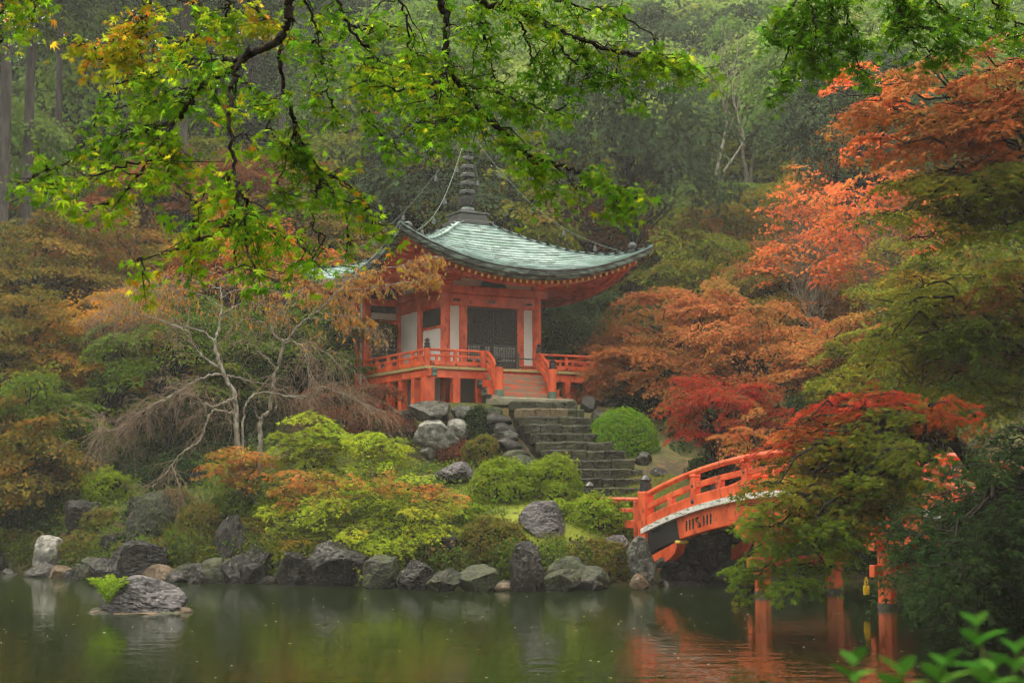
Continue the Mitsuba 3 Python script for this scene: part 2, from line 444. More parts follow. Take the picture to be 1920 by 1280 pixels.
put('ground', ground_sheet(-70, 70, -40, 58), 'ground', smooth=True, kind='structure', label='dark mossy garden ground strewn with fallen leaves round the pond', cat='ground')
put('hillside', ground_sheet(-70, 70, 58, 180), 'ground', smooth=True, kind='structure', label='wooded hillside rising into the mist behind the hall', cat='hill')
put('water', (np.array([[-70, 3.5, 0], [16, 3.5, 0], [16, 60, 0], [-70, 60, 0.0]]), np.array([[0, 1, 2], [0, 2, 3]])), 'water', kind='structure', label='dark green pond dimpled by fine rain', cat='pond')

# ------------------------------------------------------------------ the hall
HC = np.array([-1.55, 50.44])
_d, _b = np.array([0.879, 0.477]), np.array([-0.477, 0.879])
DECK, BASE = 6.20, 5.05


def hall_frame(v):
    v = np.asarray(v, float)
    return np.column_stack([HC[0] + v[:, 0] * _d[0] + v[:, 1] * _b[0], HC[1] + v[:, 0] * _d[1] + v[:, 1] * _b[1], v[:, 2]])


def H():
    return MB(hall_frame)


hall = thing('temple_hall', 'small vermilion temple hall with a pale green copper pyramid roof above the stone steps', 'temple')
HW, HV, WV, WU = 1.72, -1.83, 1.8, 2.98    # hall half width, front wall, wing wall, wing half width
DU, DV = 3.17, -3.40                        # deck edges
WTOP = 9.62

# round and square posts, from the terrace to the beams
for u, v in ((-HW, HV), (HW, HV), (-HW, 0), (-HW, WV), (HW, 0), (HW, WV)):
    m = H()
    m.tube([(u, v, BASE - .2), (u, v, BASE + 2), (u, v, WTOP)], 0.155, 16)
    put('pillar', m, 'vermilion', hall, smooth=40)
for u in (-WU, WU):
    put('pillar', H().box(u - .12, u + .12, WV - .12, WV + .12, BASE - .2, WTOP + .2), 'vermilion', hall)
    put('pillar', H().box(u - .12, u + .12, WV + .55, WV + .79, BASE - .2, WTOP + .2), 'vermilion', hall)
for s in (-1, 1):
    put('door_post', H().box(s * 1.07 - .125, s * 1.07 + .125, HV - .07, HV + .07, DECK, 8.36), 'vermilion', hall)
# white panels of the front, and their frames
for s in (-1, 1):
    a, b = sorted((s * 1.195, s * 1.60))
    put('wall_panel', H().box(a, b, HV + .02, HV + .06, DECK + .28, 8.36, .004), 'plaster', hall)
    put('sill', H().box(a, b, HV - .05, HV + .07, DECK, DECK + .277), 'vermilion', hall)
# side walls: two bays, the front one with a shutter window
for s in (-1, 1):
    for k, (v0, v1) in enumerate(((HV + .15, -.15), (.15, WV - .15))):
        top = 8.36
        put('wall_panel', H().box(*sorted((s * HW - .02, s * HW + .02)), v0, v1, DECK + .28, top, .004), 'plaster', hall)
        put('sill', H().box(s * HW - .06, s * HW + .06, v0, v1, DECK, DECK + .277), 'vermilion', hall)
    m = H().box(s * HW - .05, s * HW + .05, HV + .30, -.20, 7.72, 8.30)
    w = put('window', m, 'dark_wood', hall, label='small dark shuttered window high in the white wall')
    for z0, z1 in ((7.64, 7.717), (8.303, 8.355)):
        put('frame', H().box(s * HW - .08, s * HW + .08, HV + .22, -.15, z0, z1), 'vermilion', w)
# lintels and tie beams
for z0, z1, o in ((8.36, 8.74, .10), (8.76, 9.02, .16)):
    put('beam', H().box(-HW - .35 * (o > .12), HW + .35 * (o > .12), HV - o, HV + o, z0, z1), 'vermilion', hall)
    for s in (-1, 1):
        put('beam', H().box(s * HW - o, s * HW + o, HV + o + .003, WV, z0, z1), 'vermilion', hall)
for u in (-1.35, -.05, 1.35):
    m = H()
    m.lathe((u, HV - .10, 8.55), [(.0, -.0), (.0, .0)], 6) if False else m.box(u - .13, u + .13, HV - .125, HV - .101, 8.50, 8.57, .01)
    put('beam_plate', m, 'dark_wood', hall)
# frieze of white plaster behind brackets
put('frieze', H().box(-HW + .1, HW - .1, HV + .02, HV + .06, 9.023, 9.60, .004), 'plaster', hall)
for s in (-1, 1):
    put('frieze', H().box(s * HW - .02, s * HW + .02, HV + .1, WV, 9.023, 9.60, .004), 'plaster', hall)


def bracket(u, v, du, dv):
    m = H()
    m.box(u - .21, u + .21, v - .21, v + .21, 9.03, 9.18, .05)
    for k, (r, z) in enumerate(((.55, 9.19), (.78, 9.36))):
        m.box(u - r, u + r, v - .09, v + .09, z, z + .13, .04)
        m.box(u - .088, u + .088, v - r, v + r, z + .002, z + .128, .04)
        for a, b in ((r - .1, 0), (-r + .1, 0), (0, r - .1), (0, -r + .1)):
            m.box(u + a - .11, u + a + .11, v + b - .11, v + b + .11, z + .131, z + .20, .03)
    return m


for u, v in ((-HW, HV), (HW, HV), (-HW, 0), (HW, 0)):
    put('bracket', bracket(u, v, 0, 0), 'vermilion', hall)
for s in (-1, 1):   # yellow faced corner arms
    m = H()
    m.beam((s * (HW + .1), HV - .1, 9.12), (s * (HW + .75), HV - .75, 9.22), .13, .20)
    a = put('corner_arm', m, 'vermilion', hall)
    m = H()
    m.beam((s * (HW + .751), HV - .751, 9.22), (s * (HW + .765), HV - .765, 9.222), .135, .205, .005)
    put('arm_face', m, 'yellow_paint', a)
# frog-leg strut in the frieze
th = np.linspace(0, np.pi, 13)
prof = np.array([(-.50, 9.03), (-.46, 9.16), (-.30, 9.26), (-.22, 9.42), (-.15, 9.50), (.15, 9.50), (.22, 9.42), (.30, 9.26), (.46, 9.16), (.50, 9.03)])
import shapely.geometry as sg
ext = trimesh.creation.extrude_polygon(sg.Polygon(prof), 0.10, engine='earcut')
vv = np.array(ext.vertices)
m = H().add(np.column_stack([vv[:, 0], HV - .08 + vv[:, 2] - .05, vv[:, 1]]), ext.faces)
strut = put('frog_leg_strut', m, 'verdigris', hall)
m = H()
m.lathe((0, HV - .13, 0), [(.001, 9.10), (.10, 9.14), (.15, 9.25), (.10, 9.38), (.001, 9.42)], 12)
put('boss', m, 'copper_edge', strut, smooth=True)

# the door: two leaves, dark lattice above, paper backed grid below, a plain board at the foot
for s in (-1, 1):
    a, b = sorted((s * .012, s * .945))
    door = put('door', H().box(a, b, HV + .03, HV + .06, DECK + .02, 8.35, .004), 'dark_wood', hall)
    m = H()
    for z0, z1 in ((DECK + .02, DECK + .08), (DECK + .34, DECK + .40), (7.06, 7.14), (8.28, 8.35)):
        m.box(a, b, HV - .03, HV + .029, z0, z1, .006)
    for x0 in (a, b - .06):
        m.box(x0, x0 + .06, HV - .031, HV + .028, DECK + .02, 8.35, .006)
    put('frame', m, 'lattice_wood', door)
    put('paper', H().box(a + .06, b - .06, HV + .022, HV + .029, DECK + .40, 7.06, .001), 'plaster', door)
    m = H()
    for x in np.linspace(a + .06, b - .06, 10)[1:-1]:
        m.box(x - .016, x + .016, HV - .012, HV + .020, DECK + .40, 7.06, .003)
    for z in np.linspace(DECK + .40, 7.06, 7)[1:-1]:
        m.box(a + .06, b - .06, HV - .016, HV + .018, z - .016, z + .016, .003)
    put('grid', m, 'lattice_wood', door)
    m = H()
    for x in np.linspace(a + .06, b - .06, 17)[1:-1]:
        m.box(x - .012, x + .012, HV - .012, HV + .028, 7.14, 8.28, .003)
    for z in np.linspace(7.14, 8.28, 20)[1:-1]:
        m.box(a + .06, b - .06, HV - .014, HV + .024, z - .012, z + .012, .003)
    put('lattice', m, 'lattice_wood', door)
    put('foot_board', H().box(a + .06, b - .06, HV - .02, HV + .027, DECK + .08, DECK + .34, .004), 'grey_wood', door)
put('threshold', H().box(-.95, .95, HV - .12, HV + .06, DECK - .01, DECK + .019), 'grey_wood', hall)

# wings behind: lattice window under a white board
for s in (-1, 1):
    a, b = sorted((s * (HW + .155), s * (WU - .12)))
    put('wall_panel', H().box(a, b, WV + .05, WV + .09, BASE, 9.4, .004), 'dark_wood', hall)
    w = put('lattice_window', H().box(a, b, WV - .02, WV + .04, DECK + .25, 8.02, .004), 'dark_wood', hall)
    m = H()
    for x in np.linspace(a, b, 8):
        m.box(x - .032, x + .032, WV - .075, WV - .022, DECK + .25, 8.02, .005)
    put('grid', m, 'lattice_wood', w)
    m = H()
    for z in np.linspace(DECK + .25, 8.02, 11):
        m.box(a, b, WV - .07, WV - .024, z - .036, z + .036, .005)
    put('grid', m, 'lattice_wood', w)
    m = H()
    for x in np.linspace(a, b, 8)[:-1] + (b - a) / 14:
        for z in np.linspace(DECK + .25, 8.02, 11)[:-1] + .08:
            m.box(x - .045, x + .045, WV - .0225, WV - .0205, z - .025, z + .025, .0005)
    put('papers', m, 'plaster', w, kind='stuff')
    put('beam', H().box(a, b, WV - .10, WV + .04, 8.03, 8.17), 'vermilion', hall)
    put('transom_board', H().box(a, b - .01, WV - .05, WV + .04, 8.20, 8.42), 'plaster', hall)
    put('beam', H().box(a, b, WV - .12, WV + .04, 8.66, 8.90), 'vermilion', hall)
    put('sill', H().box(a, b, WV - .09, WV + .04, DECK, DECK + .247), 'vermilion', hall)
    put('wall_panel', H().box(*sorted((s * WU - .02, s * WU + .02)), WV + .12, WV + .55, BASE, 9.4, .004), 'plaster', hall)
# lower walls under the floor
put('under_wall', H().box(-HW + .1, HW - .1, HV + .2, HV + .26, BASE - .2, DECK - .2), 'plaster', hall)
put('under_wall', H().box(-HW - .03, -HW + .03, HV + .15, WV, BASE - .2, DECK - .2), 'plaster', hall)

# deck: joists, boards with pale ends
for u0, u1, v0, v1 in ((-DU + .12, DU - .12, DV + .12, HV + .05), (-DU + .12, -HW, HV + .05, WV - .1), (HW, DU - .12, HV + .05, WV - .1)):
    put('deck_floor', H().box(u0, u1, v0, v1, DECK - .10, DECK - .008), 'deck_wood', hall)
for u in np.arange(-DU, DU - .01, .6):
    if -1.05 < u + .3 < .95 and False:
        continue
    put('deck_board', H().box(u + .004, min(u + .6, DU) - .004, DV, DV + 1.2, DECK - .09, DECK, .006), 'deck_wood', hall)
for v in np.arange(DV + 1.2, WV - .15, .6):
    for s in (-1, 1):
        put('deck_board', H().box(*sorted((s * DU, s * (DU - 1.2))), v + .004, min(v + .6, WV - .12) - .004, DECK - .09, DECK, .006), 'deck_wood', hall)
put('deck_beam', H().box(-DU + .06, DU + .42, DV + .08, DV + .24, DECK - .36, DECK - .094), 'vermilion', hall)
for s in (-1, 1):
    put('deck_beam', H().box(s * (DU - .16) - .08, s * (DU - .16) + .08, DV - (.30 if s < 0 else -.243), WV - .12, DECK - .34, DECK - .096), 'vermilion', hall)
    if s < 0:
        put('beam_cap', H().box(-(DU - .16) - .095, -(DU - .16) + .095, DV - .345, DV - .303, DECK - .36, DECK - .08), 'copper_edge', hall)
# posts under the deck
posts = [(-DU + .16, DV + .16, .17), (-2.05, DV + .16, .13), (-1.22, DV + .16, .09), (1.42, DV + .16, .11), (2.05, DV + .16, .11), (DU - .18, DV + .16, .145)]
posts += [(-DU + .16, v, .12) for v in (-2.35, -1.35, -.35, .65)] + [(DU - .18, v, .12) for v in (-2.0, -.6, .8)]
for u, v, r in posts:
    p = hall_frame([[u, v, 0]])[0]
    z0 = min(BASE, ground_z(p[0], p[1])) - .35
    put('deck_post', H().box(u - r, u + r, v - r, v + r, z0, DECK - .362), 'vermilion', hall)


def finial(m, c, r, z):
    """The onion shaped cap on a rail post."""
    m.lathe((c[0], c[1], z), [(r * 1.06, 0), (r * 1.06, .06), (r * .80, .075), (r * .80, .10), (r * 1.0, .115), (r * 1.0, .155), (r * .62, .17), (r * .55, .20), (r * .82, .225), (r * .86, .25), (r * .55, .285), (r * .12, .315), (.002, .325)], 16)
    return m


def railing(u0, v0, u1, v1, spans, rot=False):
    """Three rails on short posts from one place on the deck to another."""
    rl = newkey('railing', hall)
    a, b = np.array([u0, v0, 0]), np.array([u1, v1, 0])
    t = (b - a) / np.linalg.norm(b - a)
    z = DECK
    m = H()
    m.tube([a + [0, 0, z + .52], (a + b) / 2 + [0, 0, z + .522], b + [0, 0, z + .52]], .042, 10)
    put('top_rail', m, 'vermilion', rl, smooth=40)
    put('middle_rail', H().beam(a + [0, 0, z + .335], b + [0, 0, z + .335], .075, .07), 'vermilion', rl)
    put('bottom_rail', H().beam(a + [0, 0, z + .10], b + [0, 0, z + .10], .11, .145), 'vermilion', rl)
    for k in range(1, spans):
        c = a + (b - a) * k / spans
        put('post', H().beam(c - t * .055 + [0, 0, z + .31], c + t * .055 + [0, 0, z + .31], .10, .275), 'vermilion', rl)
        m = H()
        m.lathe((c[0], c[1], z + .445), [(.075, 0), (.075, .02), (.045, .03), (.06, .05), (.06, .075)], 10)
        put('post_cap', m, 'vermilion', rl)
    for k in range(spans * 2):
        if k % 2 == 1 or True:
            c = a + (b - a) * (k + .5) / (spans * 2)
            put('baluster', H().beam(c - t * .04 + [0, 0, z + .236], c + t * .04 + [0, 0, z + .236], .07, .125), 'vermilion', rl)
    for k in range(spans + 1):
        c = a + (b - a) * min(max(k / spans, .04), .96)
        nrm = np.array([t[1], -t[0], 0])
        put('rail_stud', H().beam(c - t * .03 + nrm * .056 + [0, 0, z + .07], c + t * .03 + nrm * .064 + [0, 0, z + .07], .02, .06, .004), 'black_cap', rl)
    return rl


def deck_newel(u, v, h=.56, r=.105):
    n_ = put('newel', H().tube([(u, v, DECK - .02), (u, v, DECK + h / 2), (u, v, DECK + h)], r, 14), 'vermilion', hall, smooth=40)
    put('cap', finial(H(), (u, v), r * .9, DECK + h + .002), 'black_cap', n_, smooth=30)


RV = DV + .12
for u, v in ((-DU + .12, RV), (-1.08, RV), (.98, RV)):
    deck_newel(u, v)
put('newel', H().box(DU - .22, DU - .02, RV - .1, RV + .1, DECK, DECK + .42), 'vermilion', hall)
railing(-DU + .23, RV, -1.19, RV, 2)
railing(1.09, RV, DU - .22, RV, 2)
railing(-DU + .12, RV + .1, -DU + .12, WV - .13, 5)
railing(DU - .12, RV + .1, DU - .12, WV - .13, 4)
# the low grey barrier before the door
for u in (.66, ):
    put('barrier_post', H().box(u - .055, u + .055, HV - .62, HV - .51, DECK, DECK + .62), 'grey_wood', hall)
put('barrier_rail', H().box(-.9, .604, HV - .59, HV - .55, DECK + .42, DECK + .46), 'grey_wood', hall)
put('barrier_rail', H().box(.717, 1.5, HV - .59, HV - .55, DECK + .42, DECK + .46), 'grey_wood', hall)
put('barrier_rail', H().box(.717, 1.5, HV - .59, HV - .55, DECK + .14, DECK + .18), 'grey_wood', hall)

# wooden stairs of five treads, curved side rails, tall newels with metal shoes
steps = newkey('wooden_stairs', hall)
SU0, SU1 = -.98, .90
for k in range(5):
    z1, v1 = DECK - .20 * (k + 1) + .0, DV - .18 * k
    wide = .0 if k < 2 else .10 * (k - 1)
    put('tread', H().box(SU0 - .05, SU1 + .05, v1 - .22, v1 - .003, z1 - .20, z1), 'worn_vermilion', steps)
for k in range(3):
    z1, v1 = DECK - .42 - .25 * k, DV - .08 - .28 * k
    for s, u in ((-1, SU0 - .06), (1, SU1 + .06)):
        e = put('stringer', H().box(*sorted((u, u + s * (.34 - .02 * k))), v1 - .34, v1, z1 - .235, z1), 'vermilion' if k < 2 else 'worn_vermilion', steps)
        if s < 0:
            put('end_cap', H().box(u - (.34 - .02 * k) - .03, u - (.34 - .02 * k) - .002, v1 - .36, v1 - .02, z1 - .25, z1 + .015), 'copper_edge', e)
put('landing_slab', H().box(-1.38, 1.30, DV - 1.62, DV - .65, BASE - .12, BASE + .13, .03), 'slab', hall)
for s, u in ((-1, SU0 - .03), (1, SU1 + .03)):
    v = DV - .86
    n_ = put('newel', H().tube([(u, v, BASE + .13), (u, v, BASE + .7), (u, v, BASE + 1.12)], .125, 16), 'vermilion', steps, smooth=40)
    put('cap', finial(H(), (u, v), .115, BASE + 1.122), 'black_cap', n_, smooth=30)
    m = H()
    m.lathe((u, v, BASE + .132), [(.145, 0), (.145, .25), (.13, .262)], 16)
    put('shoe', m, 'verdigris', n_, smooth=30)
    for k, (z0, z1, w) in enumerate(((DECK + .52, BASE + .98, .075), (DECK + .335, BASE + .72, .065), (DECK + .10, BASE + .40, .10))):
        q = np.linspace(0, 1, 12)
        pts = np.column_stack([np.full(12, u), RV - .08 + (v + .1 - RV + .08) * q, z0 + (z1 - z0) * (q ** 1.9 * .75 + q * .25)])
        put('side_rail', H().sweep(pts, w, w * 1.25), 'vermilion', steps, smooth=30)

# ---- roof
RE, RT = 4.6, .55
ZE, RISE, UP = 9.30, 2.10, 1.08


def roof_z(s, t):
    """Height of the roof skin at distance s from the axis, t along the eave."""
    x = np.clip((RE - s) / (RE - RT), 0, 1.1)
    return ZE + RISE * x ** 1.25 + UP * (np.abs(t) / RE) ** 2.2 * (np.clip(s, 0, 9) / RE) ** 1.2


def roof_pt(face, s, t, dz=0.0):
    z = roof_z(s, t) + dz
    u, v = {0: (t, -s), 1: (-s, -t), 2: (s, t), 3: (-t, s)}[face]
    return np.stack(np.broadcast_arrays(u, v, z), -1)


roof = newkey('roof', hall)
rng = np.random.default_rng(11)
NC = 17
edges = RT + (RE + .02 - RT) * (np.linspace(0, 1, NC + 1))
rest = H()


def shingle(face, s0, s1, t0, t1, m, lift):
    """One copper sheet from s0 down to s1; its lower edge stands on the next course."""
    k = 4
    q = np.linspace(0, 1, k)
    def row(s, dz):
        tt = t0 + (t1 - t0) * q
        return roof_pt(face, np.full(k, s), tt * (1 if s is s1 else 1), dz)
    a, b = row(s0 - .05, .010), row(s1, .056 + lift)
    c = b - [0, 0, .056]
    v = np.vstack([a, b, c])
    f = []
    for i in range(k - 1):
        f += [[i, i + k, i + k + 1], [i, i + k + 1, i + 1], [i + k, i + 2 * k, i + 2 * k + 1], [i + k, i + 2 * k + 1, i + k + 1]]
    f += [[0, 2 * k, k], [k - 1, 2 * k - 1, 3 * k - 1]]
    m.add(v, f)


count = 0
for face in range(4):
    for c in range(NC):
        s0, s1 = edges[c], edges[c + 1]
        w = .46
        off = (c % 2) * .5 * w
        cuts = np.arange(-math.ceil(s1 / w) * w + off, s1 + w, w)
        cuts = np.concatenate([[-s1 - .01], cuts[(cuts > -s1 + .1) & (cuts < s1 - .1)], [s1 + .01]])
        for t0, t1 in zip(cuts[:-1], cuts[1:]):
            lift = rng.uniform(0, .008)
            if face == 0:
                m = H()
                shingle(face, s0, s1, t0 + .004, t1 - .004, m, lift)
                put('shingle', m, 'copper', roof)
                count += 1
            else:
                shingle(face, s0, s1, t0 + .004, t1 - .004, rest, lift)
put('shingles', rest, 'copper', roof, kind='stuff')
# boards under the shingles, the thick eave edge and the soffit
m, fas, sof = H(), H(), H()
n1, n2 = 12, 40
for face in range(4):
    S = np.linspace(RT - .05, RE - .03, n1)[:, None]
    Tt = np.linspace(-1, 1, n2 + 1)[None]
    g = roof_pt(face, np.repeat(S, n2 + 1, 1), S * Tt, -.02).reshape(-1, 3)
    i, j = np.meshgrid(np.arange(n1 - 1), np.arange(n2), indexing='ij')
    q = np.stack([i * (n2 + 1) + j, (i + 1) * (n2 + 1) + j, (i + 1) * (n2 + 1) + j + 1, i * (n2 + 1) + j + 1], -1).reshape(-1, 4)
    m.add(g, q)
    prof = [(RE + .01, -.03), (RE - .01, -.17), (RE - .09, -.19), (RE - .13, -.27), (RE - .30, -.30)]
    rows = [roof_pt(face, np.full(n2 + 1, RE), RE * Tt[0], dz) for s, dz in prof]
    for (s, dz), r in zip(prof, rows):
        r[:, :] = roof_pt(face, np.full(n2 + 1, s), s * Tt[0], 0)
        r[:, 2] = roof_z(np.full(n2 + 1, RE), RE * Tt[0]) + dz
    g = np.vstack(rows)
    k = len(rows)
    i, j = np.meshgrid(np.arange(k - 1), np.arange(n2), indexing='ij')
    q = np.stack([i * (n2 + 1) + j, (i + 1) * (n2 + 1) + j, (i + 1) * (n2 + 1) + j + 1, i * (n2 + 1) + j + 1], -1).reshape(-1, 4)
    fas.add(g, q)
    S = np.linspace(1.6, RE - .28, 8)[:, None]
    zz = roof_z(np.full(n2 + 1, RE), RE * Tt[0])[None] - .30 + (RE - .28 - S) * .16 - UP * np.abs(Tt) ** 2.2 * (1 - ((S - 1.6) / (RE - 1.88)) ** 1.5)
    g = roof_pt(face, np.repeat(S, n2 + 1, 1), S * Tt, 0)
    g[..., 2] = zz
    i, j = np.meshgrid(np.arange(7), np.arange(n2), indexing='ij')
    q = np.stack([i * (n2 + 1) + j, (i + 1) * (n2 + 1) + j, (i + 1) * (n2 + 1) + j + 1, i * (n2 + 1) + j + 1], -1).reshape(-1, 4)
    sof.add(g.reshape(-1, 3), q[:, ::-1])
put('boarding', m, 'vermilion', roof, smooth=True)
put('eave_edge', fas, 'copper_edge', roof, smooth=25)
put('soffit', sof, 'vermilion', roof, smooth=True)


def rafter(face, t, m, cap):
    """Square rafter under the soffit, its end faced with yellow metal."""
    te = abs(t) / (RE - .22)
    s0, s1 = max(1.5, abs(t) * .98), RE - .34
    def at(s):
        zz = roof_z(RE, RE * te) - .30 + (RE - .28 - s) * .16 - UP * te ** 2.2 * (1 - max(0, (s - 1.6) / (RE - 1.88)) ** 1.5) - .06
        return {0: (t, -s), 1: (-s, -t), 2: (s, t), 3: (-t, s)}[face] + (zz,)
    m.beam(at(s0), at(s1), .075, .10, .008)
    a, b = np.array(at(s1 + .003)), np.array(at(s1 + .018))
    cap.beam(a, b, .08, .105, .003)


for face in range(3):
    for t in np.linspace(-RE + .45, RE - .45, 37):
        if face == 0 or face == 1:
            m, c = H(), H()
            rafter(face, t, m, c)
            r_ = put('rafter', m, 'vermilion', roof)
            put('end_plate', c, 'yellow_paint', r_)
        else:
            rafter(face, t, m, c)
    # the beam that carries them
    m = H()
    q = np.linspace(-1, 1, 31)
    s = RE - .75
    zz = roof_z(np.full(31, RE), RE * q) - .30 + .47 * .16 - UP * np.abs(q) ** 2.2 * (1 - ((s - 1.6) / (RE - 1.88)) ** 1.5) - .16
    g = roof_pt(face, np.full(31, s), s * q, 0)
    g[:, 2] = zz
    m.sweep(g, .10, .12)
    put('eave_beam', m, 'vermilion', roof, smooth=30)
for i, (a, b) in enumerate(((1, -1), (-1, -1), (-1, 1), (1, 1))):
    m = H()
    pts = [(a * s, b * s, roof_z(s, s) + .05) for s in np.linspace(RT, RE * .99, 16)]
    m.sweep(pts, np.linspace(.10, .13, 16), .07)
    hip = put('hip_ridge', m, 'copper', roof, smooth=30)
    s = 4.12
    m = H()
    m.lathe((a * s, b * s, roof_z(s, s) + .04), [(.16, 0), (.17, .05), (.10, .08), (.07, .11), (.13, .15), (.15, .21), (.125, .28), (.06, .325), (.002, .34)], 14)
    put('ball_ornament', m, 'bronze', hip, smooth=35)
    m = H()   # the hip rafter below, with its bright end
    m.beam((a * 1.7, b * 1.7, 9.45), (a * 4.02, b * 4.02, roof_z(RE, RE) - .62), .17, .20)
    put('hip_rafter', m, 'vermilion', roof)
# ---- roof finial with its rings, bells and chains
fin = newkey('finial', hall)
zt = roof_z(RT, 0)
m = H().box(-.70, .70, -.70, .70, zt - .05, zt + .10, .02).box(-.52, .52, -.52, .52, zt + .102, zt + .36, .02).box(-.57, .57, -.57, .57, zt + .362, zt + .42, .02)
put('base', m, 'bronze', fin)
m = H()
m.lathe((0, 0, zt + .42), [(.30, 0), (.30, .06), (.285, .14), (.22, .22), (.14, .26)], 20)
put('bowl', m, 'copper_edge', fin, smooth=35)
m = H()
m.lathe((0, 0, zt + .68), [(.14, 0), (.20, .05), (.27, .22), (.28, .32), (.17, .36), (.10, .38)], 16)
for k in range(8):
    a = k * np.pi / 4
    m.beam((.23 * math.cos(a), .23 * math.sin(a), zt + .73), (.33 * math.cos(a), .33 * math.sin(a), zt + .99), .05, .03)
put('lotus', m, 'bronze', fin, smooth=35)
put('shaft', H().tube([(0, 0, zt + .9), (0, 0, zt + 2), (0, 0, zt + 3.6)], [.085, .07, .05], 10), 'bronze', fin, smooth=40)
zr = zt + 1.18
for k in range(8):
    m = H()
    r = .285 - .012 * k
    m.lathe((0, 0, zr + k * .295), [(.09, -.02), (r * .9, -.055), (r, -.045), (r, .05), (r * .92, .075), (.09, .055)], 20)
    put('ring', m, 'bronze', fin, smooth=35)
m = H()
m.lathe((0, 0, zt + 3.6), [(.05, 0), (.12, .06), (.14, .16), (.09, .26), (.03, .34), (.002, .42)], 12)
put('jewel', m, 'bronze', fin, smooth=True)
for a, b in ((1, -1), (-1, -1), (-1, 1), (1, 1)):
    top = np.array([a * .06, b * .06, zt + 3.3])
    s = 3.85
    end = np.array([a * s, b * s, roof_z(s, s) + .12])
    q = np.linspace(0, 1, 90)
    pts = top + (end - top) * q[:, None]
    pts[:, 2] -= .95 * np.sin(np.pi * q) * .85
    m = H()
    for k in range(len(pts) - 1):
        c, t = (pts[k] + pts[k + 1]) / 2, pts[k + 1] - pts[k]
        L = np.linalg.norm(t)
        m.beam(c - t * .62, c + t * .62, *((.024, .008) if k % 2 else (.008, .024)), .002)
    ch = put('chain', m, 'chain_metal', fin)
    for k in (18, 38, 56, 74):
        m = H()
        m.lathe(pts[k] - [0, 0, .27], [(.075, 0), (.062, .04), (.055, .12), (.03, .17), (.012, .18), (.008, .27)], 10)
        put('bell', m, 'bronze', ch, smooth=35)

# ------------------------------------------------------------------ rocks
_ico = {}


def rock_mesh(c, r, seed, sub=4, cuts=16, rough=.07, flat=0.0, turn=None):
    """A boulder: a ball cut by random planes, then broken by noise."""
    if sub not in _ico:
        s = trimesh.creation.icosphere(subdivisions=sub)
        _ico[sub] = (np.array(s.vertices), np.array(s.faces))
    v, f = _ico[sub]
    v = v.copy()
    g = np.random.default_rng(seed)
    for _ in range(cuts):
        n = g.normal(size=3)
        n /= np.linalg.norm(n)
        o = g.uniform(.52, .92)
        h = np.maximum(v @ n - o, 0)
        v -= h[:, None] * n * .96
    v /= np.abs(v).max(0)
    u = v / np.linalg.norm(v, axis=1, keepdims=True)
    k = meshkit.fbm(v * 2.2 + seed * 3.7, 4, seed) - .5
    e = np.abs(meshkit.fbm(v * 5 + seed * 1.3, 3, seed + 5) - .5)
    ax = g.normal(size=3) * [.45, .45, 1]
    ax /= np.linalg.norm(ax)
    lay = (v @ ax) * 5.5 + 1.6 * meshkit.fbm(v * 1.7 + seed, 2, seed + 3)
    lay = np.abs(lay - np.floor(lay) - .5) * 2
    v = v - u * (np.clip(.45 - lay, 0, 1) * rough * .6)[:, None]
    h = np.abs(meshkit.fbm(v * np.array([11, 11, 15]) + seed * 2.3, 2, seed + 9) - .5)
    v = v + u * (k * rough * 3.2 - e * rough * 2.0 - h * rough * 1.7)[:, None]
    a = g.uniform(0, 6.28) if turn is None else turn
    R = np.array([[math.cos(a), -math.sin(a), 0], [math.sin(a), math.cos(a), 0], [0, 0, 1]])
    v = v @ R.T
    v /= np.abs(v).max(0)
    return v * np.asarray(r, float) + np.asarray(c, float), f


def px_rock(name, x0, y0, x1, y1, Y, bsdf, seed, label, cat='rock', deep=.8, sink=.25, group=None, **kw):
    Y = ground_hit((x0 + x1) / 2, y1) + .1
    a, b = P(x0, y1, Y), P(x1, y0, Y)
    w = 1.08 if y1 > 1056 else 1.02
    rx, rz = (b[0] - a[0]) / 2 * w, (b[2] - a[2]) / 2 * (1 + sink)
    c = [(a[0] + b[0]) / 2, Y + rx * deep * .6, b[2] - rz]
    return put(name, rock_mesh(c, (rx, rx * deep, rz), seed, **kw), bsdf, label=label, cat=cat, group=group)


